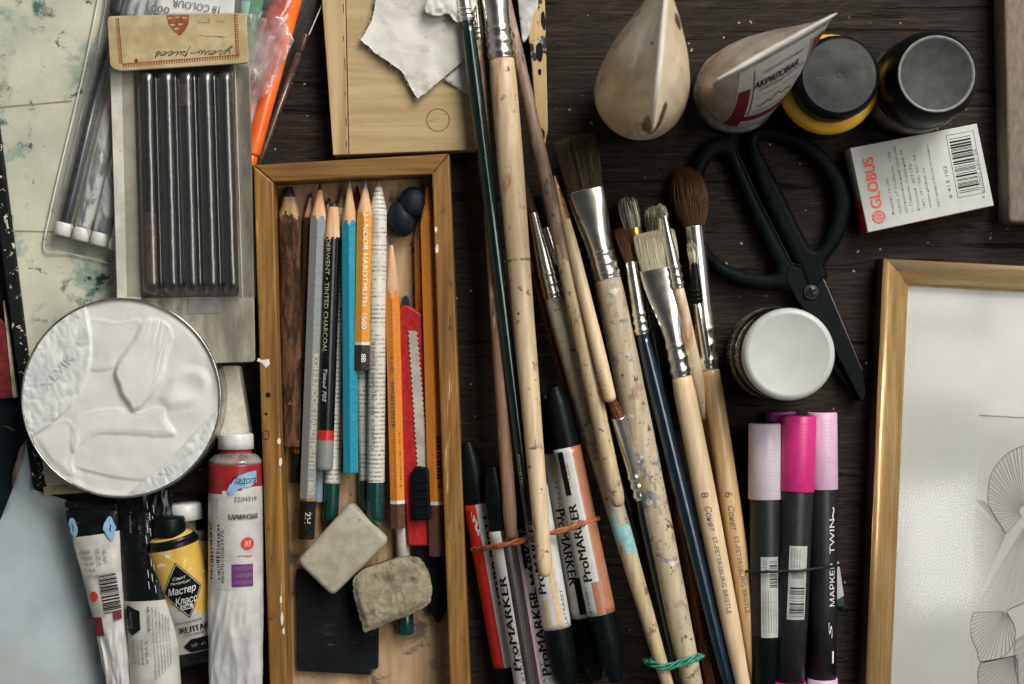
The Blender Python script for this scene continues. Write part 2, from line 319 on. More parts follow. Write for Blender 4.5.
M['tube_black'] = mat('black_tube_label', C(15, 19, 21), C(11, 14, 15), rough=.32, coat=.15, spec=.3, spots=[(C(196, 196, 190), .745, .765, 170)])
M['tube_label'] = mat('white_tube_label', C(194, 191, 183), C(172, 169, 163), rough=.4, coat=.2, ns=90)
# frame
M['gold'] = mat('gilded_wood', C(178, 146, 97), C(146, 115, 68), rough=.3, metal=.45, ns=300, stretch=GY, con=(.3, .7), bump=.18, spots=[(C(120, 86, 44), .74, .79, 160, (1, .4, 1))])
M['gold_x_lit'] = mat('gilded_wood_across_lit', C(214, 190, 146), C(194, 166, 118), rough=.3, metal=.45, ns=300, stretch=GX, con=(.3, .7), bump=.18)  # paler gilding, with the light falling on the top rail put into its colour
M['matboard'] = mat('white_mat_board', C(172, 172, 166), C(167, 167, 161), rough=.85, ns=40)
M['artpaper'] = mat('white_art_paper', C(171, 170, 165), C(166, 165, 160), rough=.85, ns=40)
M['taupe'] = mat('taupe_fabric', C(128, 114, 102), C(110, 98, 88), rough=.95, ns=500, stretch=(1, .3, 1), bump=.4, bs=1200)
M['boxred'] = mat('red_carton', C(190, 34, 40), rough=.5)
M['carton'] = mat('white_carton', C(182, 184, 178), C(174, 176, 170), rough=.6, ns=60, spots=[(C(180, 176, 166), .68, .8, 60)])

# ------------------------------------------------------------------ mesh building
ORI = {}
class MB:
    def __init__(s): s.v = []; s.f = []; s.m = []; s.sm = []; s.mats = []
    def mi(s, m):
        m = M[m] if isinstance(m, str) else m
        if m not in s.mats: s.mats.append(m)
        return s.mats.index(m)
    def add(s, verts, faces, m, smooth=True):
        b = len(s.v); s.v += [Vector(v) for v in verts]; k = s.mi(m)
        for f in faces: s.f.append([b + i for i in f]); s.m.append(k); s.sm.append(smooth)
        return s
    def mesh(s, name, o):
        me = bpy.data.meshes.new(name)
        me.from_pydata([tuple((v - o) * U) for v in s.v], [], s.f)
        for m in s.mats: me.materials.append(m)
        me.polygons.foreach_set('material_index', s.m); me.polygons.foreach_set('use_smooth', s.sm)
        me.update(); return me
    def part(s, name, parent, label=None):
        if not s.v: return None
        o = bpy.data.objects.new(name, s.mesh(name, ORI[parent.name])); COL.objects.link(o); o.parent = parent
        ORI[o.name] = ORI[parent.name]
        if label: o['label'] = label
        return o
    def solo(s, name, label=None, cat=None, group=None, kind=None):
        xs = [v.x for v in s.v]; ys = [v.y for v in s.v]
        g = Vector(((min(xs) + max(xs)) / 2, (min(ys) + max(ys)) / 2, min(v.z for v in s.v)))
        o = bpy.data.objects.new(name, s.mesh(name, g)); COL.objects.link(o); o.location = g * U; ORI[o.name] = g
        if label: o['label'] = label
        if cat: o['category'] = cat
        if group: o['group'] = group
        if kind: o['kind'] = kind
        return o

def thing(name, label, cat, origin, group=None):
    o = bpy.data.objects.new(name, None); COL.objects.link(o)
    o.empty_display_size = .005; o.location = origin * U; ORI[o.name] = origin.copy()
    o['label'] = label; o['category'] = cat
    if group: o['group'] = group
    return o

class Rod:
    """a turned or elliptical body along A->B; rings = (t, rx, rz)"""
    def __init__(s, A, B, rings, hexa=False):
        s.A, s.B, s.hexa = A, B, hexa
        s.L = (B - A).length; s.d = (B - A) / s.L
        s.s = Z.cross(s.d).normalized(); s.n = s.d.cross(s.s)
        s.r = [(r[0], r[1], r[2] if len(r) > 2 else r[1]) for r in rings]
    def rad(s, t):
        R = s.r
        if t <= R[0][0]: return R[0][1:]
        for a, b in zip(R, R[1:]):
            if t <= b[0]:
                k = (t - a[0]) / max(1e-6, b[0] - a[0]); return (a[1] + (b[1] - a[1]) * k, a[2] + (b[2] - a[2]) * k)
        return R[-1][1:]
    def hx(s, a):
        return math.cos(PI / 6) / math.cos(((a + PI / 6) % (PI / 3)) - PI / 6) if s.hexa else 1.0
    def emit(s, pick, seg=24, ts=None, cone=None, disp=None, caps=True):
        ts = ts or [r[0] for r in s.r]
        V = []
        for t in ts:
            rx, rz = s.rad(t)
            row = []
            for j in range(seg):
                a = 2 * PI * j / seg; h = s.hx(a)
                ex, ez = rx * h, rz * h
                if cone: c = cone(t); ex = min(ex, c); ez = min(ez, c)
                p = s.A + s.d * t + s.s * (ex * math.cos(a)) + s.n * (ez * math.sin(a))
                if disp: p = p + disp(t, a, p)
                row.append(p)
            V.append(row)
        maps = {}
        def put(keys, t, a):
            mb, m, sm = pick(t, a)
            mp = maps.setdefault(id(mb), {})
            idx = []
            for k in keys:
                if k not in mp: mp[k] = len(mb.v); mb.v.append(V[k[0]][k[1]])
                idx.append(mp[k])
            mb.f.append(idx); mb.m.append(mb.mi(m)); mb.sm.append(sm)
        for i in range(len(ts) - 1):
            for j in range(seg):
                k = (j + 1) % seg
                put([(i, j), (i, k), (i + 1, k), (i + 1, j)], (ts[i] + ts[i + 1]) / 2, 2 * PI * (j + .5) / seg)
        if caps:
            put([(0, j) for j in range(seg)][::-1], ts[0], PI / 2)
            put([(len(ts) - 1, j) for j in range(seg)], ts[-1], PI / 2)
        return s
    def surf(s, tc, sign=1, lift=.22, roll=0.):
        """u along the axis (sign +1 reads A->B), v across; v=0 on the ridge nearest the camera, roll in radians"""
        def f(u, v):
            t = tc + sign * u; x = sign * v
            rx, rz = s.rad(t)
            if s.hexa:
                x = max(-.866 * rx, min(.866 * rx, x + roll)); z = rx - .577 * abs(x)
                return s.A + s.d * t + s.s * x + s.n * (z + lift)
            a = x / max(rx, .1) + roll
            return s.A + s.d * t + s.s * ((rx + lift) * math.sin(a)) + s.n * ((rz + lift) * math.cos(a))
        return f

def flat(O, ex, ey, lift=.25):
    ex = ex.normalized(); n = ex.cross(ey).normalized(); ey = n.cross(ex)
    return lambda u, v: O + ex * u + ey * v + n * lift

def rect(mb, f, u0, u1, v0, v1, m, nu=1, nv=1):
    vs = [f(u0 + (u1 - u0) * i / nu, v0 + (v1 - v0) * j / nv) for i in range(nu + 1) for j in range(nv + 1)]
    fs = [(i * (nv + 1) + j, (i + 1) * (nv + 1) + j, (i + 1) * (nv + 1) + j + 1, i * (nv + 1) + j + 1) for i in range(nu) for j in range(nv)]
    mb.add(vs, fs, m)

def poly(mb, f, pts, m, step=3.):
    """a printed patch that follows the curve of the surface under it"""
    bm = bmesh.new(); bm.faces.new([bm.verts.new((p[0], p[1], 0)) for p in pts])
    bmesh.ops.triangulate(bm, faces=bm.faces[:])
    for ax in (0, 1):
        lo = min(p[ax] for p in pts); hi = max(p[ax] for p in pts); x = lo + step
        while x < hi - .2 * step:
            co = [0, 0, 0]; no = [0, 0, 0]; co[ax] = x; no[ax] = 1
            bmesh.ops.bisect_plane(bm, geom=bm.verts[:] + bm.edges[:] + bm.faces[:], plane_co=co, plane_no=no); x += step
    bm.verts.index_update()
    mb.add([f(v.co.x, v.co.y) for v in bm.verts], [[v.index for v in q.verts] for q in bm.faces], m, False); bm.free()

def barcode(mb, f, u0, u1, v0, v1, m, n=26, seed=1, along='u', nv=1):
    """bars spaced along u (or v)"""
    r = random.Random(seed); ws = [r.choice((1, 1, 2, 3)) for _ in range(2 * n)]; tot = sum(ws); x = 0
    for i, w in enumerate(ws):
        a, b = x / tot, (x + w * .9) / tot; x += w
        if i % 2: continue
        if along == 'u': rect(mb, f, u0 + (u1 - u0) * a, u0 + (u1 - u0) * b, v0, v1, m, 1, nv)
        else: rect(mb, f, u0, u1, v0 + (v1 - v0) * a, v0 + (v1 - v0) * b, m, 1, 1)

_tc = {}
def glyphs(txt, bold=0., shear=0., cuts=0):
    key = (txt, bold, shear, cuts)
    if key in _tc: return _tc[key]
    cu = bpy.data.curves.new('t', 'FONT'); cu.body = txt; cu.size = 1; cu.offset = bold; cu.shear = shear; cu.fill_mode = 'FRONT'; cu.resolution_u = 3
    ob = bpy.data.objects.new('t', cu); COL.objects.link(ob)
    dg = bpy.context.evaluated_depsgraph_get(); dg.update()
    me = bpy.data.meshes.new_from_object(ob.evaluated_get(dg), depsgraph=dg)
    bpy.data.objects.remove(ob); bpy.data.curves.remove(cu)
    bm = bmesh.new(); bm.from_mesh(me); bpy.data.meshes.remove(me)
    if bm.verts and cuts:
        ys = [v.co.y for v in bm.verts]; lo, hi = min(ys), max(ys)
        for i in range(1, cuts + 1):
            bmesh.ops.bisect_plane(bm, geom=bm.verts[:] + bm.edges[:] + bm.faces[:], plane_co=(0, lo + (hi - lo) * i / (cuts + 1), 0), plane_no=(0, 1, 0))
    bm.verts.ensure_lookup_table(); bm.verts.index_update()
    vs = [(v.co.x, v.co.y) for v in bm.verts]; fs = [[v.index for v in f.verts] for f in bm.faces]
    bm.free(); _tc[key] = (vs, fs); return _tc[key]

def text(mb, f, txt, uc, vc, w, h, m, bold=0., shear=0., cuts=0):
    vs, fs = glyphs(txt, 0., shear, cuts)
    if not vs: return
    xs = [v[0] for v in vs]; ys = [v[1] for v in vs]; x0, x1, y0, y1 = min(xs), max(xs), min(ys), max(ys)
    k = h / max(1e-6, y1 - y0); kx = w / (x1 - x0) if w else k
    for i, o in enumerate((0,) if not bold else (-1, 0, 1)):       # heavier lettering is struck three times
        mb.add([f(uc + (x - (x0 + x1) / 2 + o * bold * 1.3) * kx, vc + (y - (y0 + y1) / 2) * k) + Z * (.04 * i) for x, y in vs], fs, m, False)

def smooth_loop(pts, n=6):
    out = []; N = len(pts)
    for i in range(N):
        p0, p1, p2, p3 = (Vector(pts[(i + k - 1) % N]) for k in range(4))
        for j in range(n):
            t = j / n
            out.append(.5 * (2 * p1 + (p2 - p0) * t + (2 * p0 - 5 * p1 + 4 * p2 - p3) * t * t + (3 * p1 - p0 - 3 * p2 + p3) * t ** 3))
    return out

def smooth_path(pts, n=8):
    out = []; N = len(pts)
    g = lambda i: Vector(pts[max(0, min(N - 1, i))])
    for i in range(N - 1):
        p0, p1, p2, p3 = g(i - 1), g(i), g(i + 1), g(i + 2)
        for j in range(n):
            t = j / n
            out.append(.5 * (2 * p1 + (p2 - p0) * t + (2 * p0 - 5 * p1 + 4 * p2 - p3) * t * t + (3 * p1 - p0 - 3 * p2 + p3) * t ** 3))
    out.append(Vector(pts[-1])); return out

def corner(pts, r, n=4):
    """round the corners of a polygon given in pixels"""
    out = []; N = len(pts)
    for i in range(N):
        p = Vector(pts[i][:2]); a = Vector(pts[i - 1][:2]); b = Vector(pts[(i + 1) % N][:2])
        ra = min(r, (a - p).length * .45); rb = min(r, (b - p).length * .45)
        s = p + (a - p).normalized() * ra; e = p + (b - p).normalized() * rb
        for j in range(n + 1):
            t = j / n; out.append((1 - t) ** 2 * s + 2 * t * (1 - t) * p + t * t * e)
    return out

def tube(mb, pts, r, m, seg=8, closed=False):
    pts = [Vector(p) for p in pts]; N = len(pts); V = []; F = []
    for i, p in enumerate(pts):
        a = pts[(i - 1) % N] if closed else pts[max(0, i - 1)]; b = pts[(i + 1) % N] if closed else pts[min(N - 1, i + 1)]
        d = (b - a).normalized(); s = d.cross(Z)
        if s.length < 1e-3: s = d.cross(Vector((0, 1, 0)))
        s.normalize(); n = s.cross(d); rr = r(i / (N - 1)) if callable(r) else r
        V += [p + s * rr * math.cos(2 * PI * j / seg) + n * rr * math.sin(2 * PI * j / seg) for j in range(seg)]
    for i in range(N if closed else N - 1):
        k = (i + 1) % N
        F += [(i * seg + j, k * seg + j, k * seg + (j + 1) % seg, i * seg + (j + 1) % seg) for j in range(seg)]
    if not closed: F += [list(range(seg)), list(range((N - 1) * seg, N * seg))[::-1]]
    mb.add(V, F, m)

def from_bm(mb, bm, m, smooth=False):
    bm.verts.index_update()
    mb.add([v.co.copy() for v in bm.verts], [[v.index for v in f.verts] for f in bm.faces], m, smooth); bm.free()

def slab(mb, pts, z0, z1, m, bev=1.5, seg=3, smooth=False, zref=None):
    """upright prism over a pixel outline, edges rounded"""
    bm = bmesh.new(); W = [P(p[0], p[1], z1 if zref is None else zref) for p in pts]
    lo = [bm.verts.new((w.x, w.y, z0)) for w in W]; hi = [bm.verts.new((w.x, w.y, z1)) for w in W]
    N = len(W); top = bm.faces.new(hi); bm.faces.new(lo[::-1])
    for i in range(N): bm.faces.new((lo[i], lo[(i + 1) % N], hi[(i + 1) % N], hi[i]))
    bmesh.ops.recalc_face_normals(bm, faces=bm.faces[:])
    if bev:
        es = [e for e in bm.edges if all(v in set(hi) for v in e.verts)]
        bmesh.ops.bevel(bm, geom=es, offset=bev, segments=seg, profile=.5, affect='EDGES', clamp_overlap=True)
    from_bm(mb, bm, m, smooth)

def sheet(mb, pts, zf, th, m, step=8., smooth=True):
    """a sheet with its own thickness over a pixel outline; zf(px,py) gives its height"""
    bm = bmesh.new(); bm.faces.new([bm.verts.new((p[0], p[1], 0)) for p in pts])
    bmesh.ops.triangulate(bm, faces=bm.faces[:])
    for ax in (0, 1):
        lo = min(p[ax] for p in pts); hi = max(p[ax] for p in pts); x = lo + step
        while x < hi - .2 * step:
            co = [0, 0, 0]; no = [0, 0, 0]; co[ax] = x; no[ax] = 1
            bmesh.ops.bisect_plane(bm, geom=bm.verts[:] + bm.edges[:] + bm.faces[:], plane_co=co, plane_no=no); x += step
    bm.verts.index_update(); n = len(bm.verts); top = []; bot = []
    for v in bm.verts:
        z = zf(v.co.x, v.co.y); q = P(v.co.x, v.co.y, z); top.append(q); bot.append(Vector((q.x, q.y, z - th)))
    F = []
    for f in bm.faces:
        i = [v.index for v in f.verts]
        if f.normal.z > 0: i = i[::-1]
        F.append(i); F.append([n + k for k in i[::-1]])
    for e in bm.edges:
        if len(e.link_faces) == 1: a, b = (v.index for v in e.verts); F.append([a, b, n + b, n + a])
    bm.free(); mb.add(top + bot, F, m, smooth)

def filled(mb, loops, z0, z1, bev, m):
    """outline with holes (world xy loops) filled and rounded"""
    cu = bpy.data.curves.new('c', 'CURVE'); cu.dimensions = '2D'; cu.fill_mode = 'BOTH'
    cu.extrude = max(.01, (z1 - z0) / 2 - bev); cu.bevel_depth = bev; cu.bevel_resolution = 3; cu.offset = -bev
    for lp in loops:
        sp = cu.splines.new('POLY'); sp.points.add(len(lp) - 1); sp.use_cyclic_u = True
        for p, q in zip(sp.points, lp): p.co = (q[0], q[1], 0, 1)
    ob = bpy.data.objects.new('c', cu); COL.objects.link(ob)
    dg = bpy.context.evaluated_depsgraph_get(); dg.update()
    me = bpy.data.meshes.new_from_object(ob.evaluated_get(dg), depsgraph=dg)
    bpy.data.objects.remove(ob); bpy.data.curves.remove(cu)
    mb.add([Vector((v.co.x, v.co.y, v.co.z + (z0 + z1) / 2)) for v in me.vertices], [list(p.vertices) for p in me.polygons], m, False)
    bpy.data.meshes.remove(me)

def lathe(mb, c, prof, m, seg=64, matf=None, bump=None):
    """upright turned body round c; prof = (radius, z)"""
    V = []; N = len(prof)
    for r, z in prof:
        for j in range(seg):
            a = 2 * PI * j / seg; rr = r + (bump(a, z) if bump else 0)
            V.append(Vector((c.x + rr * math.cos(a), c.y + rr * math.sin(a), z)))
    for i in range(N - 1):
        fs = [(i * seg + j, i * seg + (j + 1) % seg, (i + 1) * seg + (j + 1) % seg, (i + 1) * seg + j) for j in range(seg)]
        mm = matf(i) if matf else m
        k = mb.mi(mm)
        if i == 0: b = len(mb.v); mb.v += V
        for f in fs: mb.f.append([b + q for q in f]); mb.m.append(k); mb.sm.append(True)
    k = mb.mi(matf(N - 2) if matf else m)
    if prof[-1][0] > .01: mb.f.append([b + (N - 1) * seg + j for j in range(seg)]); mb.m.append(k); mb.sm.append(False)
    if prof[0][0] > .01: mb.f.append([b + j for j in range(seg)][::-1]); mb.m.append(mb.mi(matf(0) if matf else m)); mb.sm.append(False)

def nz(x, y, z=0., s=1.): return noise.noise(Vector((x * s, y * s, z)))
def sst(a, b, x):
    t = max(0., min(1., (x - a) / (b - a))); return t * t * (3 - 2 * t)
def inside(pts, x, y):
    c = False; j = len(pts) - 1
    for i in range(len(pts)):
        xi, yi = pts[i]; xj, yj = pts[j]
        if (yi > y) != (yj > y) and x < (xj - xi) * (y - yi) / (yj - yi) + xi: c = not c
        j = i
    return c
def sdist(pts, x, y):
    """signed distance to a polygon, positive inside"""
    best = 1e9; n = len(pts)
    for i in range(n):
        ax, ay = pts[i]; bx, by = pts[(i + 1) % n]; dx, dy = bx - ax, by - ay
        t = max(0, min(1, ((x - ax) * dx + (y - ay) * dy) / (dx * dx + dy * dy + 1e-9)))
        best = min(best, math.hypot(x - ax - t * dx, y - ay - t * dy))
    return best if inside(pts, x, y) else -best
# ================================================================== setting
mb = MB()
mb.add([(x, y, z) for z in (-44, 0) for x, y in ((-1500, -1150), (1500, -1150), (1500, 1150), (-1500, 1150))],
       [(3, 2, 1, 0), (4, 5, 6, 7), (0, 1, 5, 4), (1, 2, 6, 5), (2, 3, 7, 6), (3, 0, 4, 7)], 'table', False)
mb.solo('table_top', kind='structure')

# ================================================================== left: books, papers, bag, charcoals
def L(p, q, t): return (p[0] + (q[0] - p[0]) * t, p[1] + (q[1] - p[1]) * t)

t = thing('sketchbook', 'old sketchbook with paint-stained cream cover and flaking black spine', 'book', P(60, 240, 0))
mb = MB(); slab(mb, corner([(-20, -30), (125, -30), (138, 478), (45, 486)], 4), 15, 19, 'cream_board', 1.2)
f = flat(P(0, 0, 19), Vector((1, 0, 0)), Vector((0, 1, 0)), .12)
for a, b in (((-6, 108), (72, 101)), ((10, 231), (112, 233))):   # the two fold lines
    A, B = P(*a, 19.2), P(*b, 19.2); d = (B - A).normalized(); s = Z.cross(d) * .8
    mb.add([A - s, B - s, B + s, A + s], [(0, 1, 2, 3)], mat('fold_line', C(150, 134, 100), rough=.9) if 'fold' not in M else M['fold'])
    M.setdefault('fold', mb.mats[-1])
mb.part('cover', t)
mb = MB(); slab(mb, corner([(-37, -30), (-21, -30), (46, 487), (33, 490)], 3), 1, 19.6, 'worn_black', 2.5); mb.part('spine', t)
mb = MB(); slab(mb, [(-22, -30), (123, -30), (136, 490), (44, 495)], 3, 14.6, 'pages', 0); mb.part('page_block', t)

t = thing('red_book', 'dark red book corner showing beside the black sketchbook spine', 'book', P(0, 360, 0))
mb = MB(); slab(mb, corner([(-90, 250), (4, 322), (15, 398), (-90, 404)], 3), 9, 12, 'dark_red', 1); mb.part('cover', t)
mb = MB(); slab(mb, corner([(3, 300), (7, 322), (17, 397), (13, 398)], 1), 3, 13, 'pages', .5); mb.part('page_block', t)

mb = MB(); slab(mb, corner([(-110, 396), (46, 392), (56, 452), (8, 520), (-110, 545)], 4), 0, 3, 'dark_teal', 1)
A = P(10, 428, 3.2); tube(mb, [P(4, 426, 3), P(10, 428, 3.3), P(15, 431, 3)], .9, 'jar_label', 6)
mb.solo('teal_folder', 'dark teal card folder below the red book corner', 'folder')

def zpap(x, y):
    return 4.2 + 2.2 * nz(x, y, 3.1, .012) + 17 * sst(60, 0, math.hypot(x - 22, y - 450)) + 1.5 * sst(600, 690, y)
mb = MB(); sheet(mb, [(26, 440), (30, 468), (35, 490), (66, 500), (76, 538), (116, 725), (-60, 725), (-60, 610), (0, 521), (16, 480)], zpap, .7, 'grey_paper', 9)
sheet(mb, [(26, 440), (18, 478), (12, 494), (12, 474), (20, 448)], lambda x, y: zpap(x, y) + .9 - max(0, (20 - x)) * .5, .5, 'pink_paper', 5)
mb.solo('grey_paper', 'pale blue-grey paper sheet with curled corner at the lower left', 'paper')

# pens inside the clear bag
def simple_pen(name, label, cat, a, b, za, zb, r, body, parts, group):
    """parts: (t0,t1,radius,mat,partname)"""
    A, B = P(*a, za), P(*b, zb); o = thing(name, label, cat, (A + B) / 2 - Vector((0, 0, r)), group)
    Lh = (B - A).length; bb = MB(); cut = sorted(parts, key=lambda p: p[0])
    lo = max([p[1] for p in cut if p[0] <= .01] or [0]); hi = min([p[0] for p in cut if p[0] > .01] or [1])
    R = Rod(A + (B - A) * lo, A + (B - A) * hi, [(0, r * .96), (Lh * .01, r), (Lh * (hi - lo), r)])
    R.emit(lambda t, a: (bb, body, True), 20); bb.part('barrel', o)
    for p in cut:
        q = MB(); Lp = Lh * (p[1] - p[0])
        Rod(A + (B - A) * p[0], A + (B - A) * p[1], [(0, p[2] * .86), (Lp * .12, p[2]), (Lp * .9, p[2]), (Lp, p[2] * .9)]).emit(lambda t, a: (q, p[3], True), 20)
        q.part(p[4], o)
    return o
G = 'marbled pens in the clear bag'
for i, (x, y, z, lab) in enumerate([(62, 236, 29, 'leftmost'), (80, 241, 29, 'second from left'), (98, 246, 29, 'third from left'), (116, 251, 29, 'rightmost')]):
    top = (x + 64, y - 262)
    m = ('slate', 'marble', 'marble', 'marble')[i]
    simple_pen('marbled_pen', lab + ' white-capped pen inside the clear bag' + (', dark barrel' if i == 0 else ', marbled silver barrel'), 'pen', (x, y), top, z, z, 8.2 if i else 5.5, 'marble' if i else 'slate',
               [(0, .05, 8.8, 'white_plastic', 'end_shape'), (.84, 1, 9, 'slate' if i == 0 else 'marble', 'cap')], G)
simple_pen('orange_pen', 'long bright orange pen slanting inside the clear bag', 'pen', (249, 166), (300, -24), 30, 30, 8, 'orange', [(0, .06, 6.5, 'orange', 'tip'), (.9, 1, 8.6, 'orange', 'cap')], 'coloured pens in the clear bag')
simple_pen('pink_pen', 'pale pink pen beside the long orange pen under the pale highlight sheet', 'pen', (244, 140), (268, 20), 26, 28, 8, 'palepink', [(.8, 1, 8.6, 'palepink', 'cap')], 'coloured pens in the clear bag')
simple_pen('red_pen', 'red-orange pen left of the long orange pen in the bag', 'pen', (254, 96), (286, -26), 30, 30, 8.5, 'redorange', [(.72, 1, 8, 'redorange', 'cap')], 'coloured pens in the clear bag')
simple_pen('green_pen', 'green pen between the white note and the red-orange pen', 'pen', (246, 60), (262, -26), 30, 30, 6.5, 'leafgreen', [(.75, 1, 7.4, 'leafgreen', 'cap')], 'coloured pens in the clear bag')
simple_pen('pale_green_pen', 'pale mint pen beside the tan charcoal card in the bag', 'pen', (244, 112), (248, -26), 24, 30, 6, 'mintgreen', [(.8, 1, 7, 'mintgreen', 'cap')], 'coloured pens in the clear bag')
simple_pen('brown_pen', 'thin brown pen along the right edge of the clear bag', 'pen', (260, 160), (306, 34), 24, 24, 3.6, 'brownplastic', [(.85, 1, 4, 'brownplastic', 'cap')], 'coloured pens in the clear bag')

t = thing('paper_note', 'small white printed note under the film above the tan card', 'note', P(195, 8, 44))
mb = MB(); sheet(mb, [(162, -28), (236, -28), (234, 15), (154, 15)], lambda x, y: 44 + .8 * nz(x, y, 1, .05), .5, 'white_card', 8)
f = flat(P(186, 6, 44.9), Vector((-1, .16, 0)), Vector((0, -1, 0)), .5)
text(mb, f, '18 COLOUR', -10, -1, 46, 7, 'ink_grey'); text(mb, f, '000', 24, 7, 18, 6, 'ink_grey'); mb.part('sheet', t)

LP = [(105, -30), (101, 20), (88, 60), (75, 112), (58, 182), (44, 246)]
RP = [(336, -30), (318, 14), (298, 58), (281, 104), (262, 156), (250, 262)]
def pl(pts, v):
    x = v * (len(pts) - 1); i = min(len(pts) - 2, int(x)); return L(pts[i], pts[i + 1], x - i)
def bagz(u, v):
    e = min(1, 5 * u, 5 * (1 - u)); e2 = min(1, 9 * (1 - v)); e = math.sin(min(e, e2 * 1.0) * PI / 2)
    base = 20 if u < .4 else 4
    return base + (41 - base) * e + 3.0 * nz(u * 9, v * 7, .3) + 2.4 * abs(nz(u * 20 + v * 6, v * 9, 2.)) * e + 1.2 * nz(u * 44, v * 30, 7.) * e
t = thing('plastic_bag', 'clear plastic bag of pens lying behind the charcoal pack', 'bag', P(180, 110, 18))
mb = MB(); nu, nv = 90, 90; V = []; F = []
for i in range(nu + 1):
    for j in range(nv + 1):
        u, v = i / nu, j / nv; a, b = pl(LP, v), pl(RP, v); q = L(a, b, u)
        V.append(P(q[0], q[1] + 10 * math.sin(u * PI) * v, bagz(u, v)))
F = [(i * (nv + 1) + j, i * (nv + 1) + j + 1, (i + 1) * (nv + 1) + j + 1, (i + 1) * (nv + 1) + j) for i in range(nu) for j in range(nv)]
mb.add(V, F, 'bagfilm'); mb.part('film', t)
mb = MB()
tube(mb, smooth_path([P(x, y, 22) for x, y in [(104, -30), (86, 60), (74, 112), (57, 182), (44, 240)]]), .9, 'seam', 6)
mb.part('seam', t); mb = MB()
tube(mb, smooth_path([P(x + 9, y, 24) for x, y in [(103, -30), (86, 62), (72, 116), (54, 190)]]), .45, 'seam', 6)
mb.part('seam', t); mb = MB()
tube(mb, smooth_path([P(*q, 22) for q in [(44, 240), (46, 252), (70, 254), (112, 264)]]), .55, 'seam', 6)
mb.part('seam', t); mb = MB()
tube(mb, smooth_path([P(*q, 20) for q in [(337, -30), (300, 56), (282, 104), (263, 158)]]), .6, 'seam', 6)
mb.part('seam', t)
mb = MB(); FW = [(236, 16), (262, 10), (284, 18), (294, 40), (284, 62), (270, 92), (250, 106), (236, 104)]
sheet(mb, FW, lambda x, y: 45 + 4 * nz(x, y, 5, .06) + 2 * nz(x, y, 9, .15), .4, 'highlight_film', 5)  # hazy sheet stands in for the highlights on the crumpled bag film
mb.part('film_highlight', t)

# charcoal pack
def handwriting(mb, f, start, width, xh):
    """one joined pen line of cursive letters"""
    LT = [[(0, 1), (.1, .25), (.35, .05), (.6, .4), (.7, 1), (.6, .2), (.4, -.8), (.1, -.9), (.2, -.5), (.9, .1)], [(0, .7), (.2, 1), (.4, .8), (.3, .1), (.5, 0), (.8, .3)],
          [(.6, .9), (.2, .8), (.1, .3), (.4, 0), (.7, .4), (.6, .9), (.9, .8)], [(0, .1), (.2, .1), (.45, 1), (.6, .1), (.9, .2)], [(0, 1), (.05, .1), (.4, 0), (.55, .35), (.2, .5), (.9, .3)], None,
          [(0, .6), (.2, 1.4), (.15, -1.2), (.2, .7), (.5, 1), (.7, .6), (.4, .1), (.9, .2)], [(0, 1), (.05, .15), (.3, .1), (.55, 1), (.55, .1), (.9, .2)], [(.7, .85), (.3, .95), (.1, .4), (.4, 0), (.9, .25)],
          [(.6, .9), (.2, .8), (.1, .3), (.4, 0), (.7, .4), (.6, .9), (.9, .8)], [(0, .2), (.4, 1.5), (.3, .2), (.1, 0), (.5, 0), (.6, .4), (.2, .5)]]
    adv = width / len(LT); word = []
    def flush():
        if len(word) > 1: tube(mb, [f(*q) for q in smooth_path(word, 5)], .33, 'ink_blue', 5)
        word.clear()
    for i, l in enumerate(LT):
        x0 = start[0] + i * adv
        if l is None:
            flush(); word += [Vector((x0 + adv * .1, start[1] + xh * .5)), Vector((x0 + adv * .8, start[1] + xh * .55))]; flush(); continue
        for x, y in l: word.append(Vector((x0 + (x + .3 * y) * adv, start[1] + y * xh)))
    flush()
t = thing('charcoal_pack', 'blister pack of charcoal sticks with tan header card', 'pack', P(180, 190, 46))
ZC = 50.
mb = MB(); slab(mb, corner([(109, 34), (249, 32), (255, 362), (118, 366)], 4), ZC - 3, ZC, 'kraft_grey', .8)
slab(mb, corner([(110, 66), (133, 66), (142, 330), (119, 352)], 3), ZC - 1, ZC + .6, 'cream_card', .3)
slab(mb, [(187, 299), (221, 298), (221, 313), (188, 314)], ZC - 1, ZC + .5, 'ink_soft', .2)
slab(mb, corner([(135, 64), (234, 64), (239, 296), (142, 298)], 4), ZC - 1, ZC + .9, 'shade_card', .3)  # dark card puts the shade between the sticks into the backing colour
mb.part('backing_card', t)
XT = [146, 165, 184.5, 204, 224]; XB = [152, 171, 191, 211, 231]
mb = MB(); V = []; nu, nv = 70, 30
yt, yb = 66, 297
for j in range(nv + 1):
    v = j / nv; y = yt + (yb - yt) * v
    for i in range(nu + 1):
        u = -.75 + 6.5 * i / nu - .5; k = u + .5
        xa = XT[0] + 19.6 * u; xb = XB[0] + 19.9 * u; x = xa + (xb - xa) * v
        c = round(u); dd = abs(u - c)
        h = 15.5 * math.sqrt(max(0, 1 - (dd / .52) ** 2)) if -.5 < u < 4.5 else 0
        h = h * sst(0, .035, v) * sst(1.0, .965, v)
        V.append(P(x, y, ZC + 1 + h + .35 * nz(x, y, 2, .12)))
F = [(j * (nu + 1) + i, j * (nu + 1) + i + 1, (j + 1) * (nu + 1) + i + 1, (j + 1) * (nu + 1) + i) for i in range(nu) for j in range(nv)]
mb.add(V, F, 'blister'); mb.part('blister', t)
ZH = 68.
mb = MB(); slab(mb, corner([(107, 16), (246, 13), (248, 62), (246, 63), (119, 71), (110, 67)], 5), ZH - 4, ZH, 'tancard', .8)
slab(mb, [(112, 18), (243, 16), (244, 40), (113, 42)], ZC - 1, ZH - 4.2, 'kraft_grey', 0)
f = flat(P(178, 40, ZH), Vector((-1, -.02, 0)), Vector((0, -1, 0)))     # printed upside down
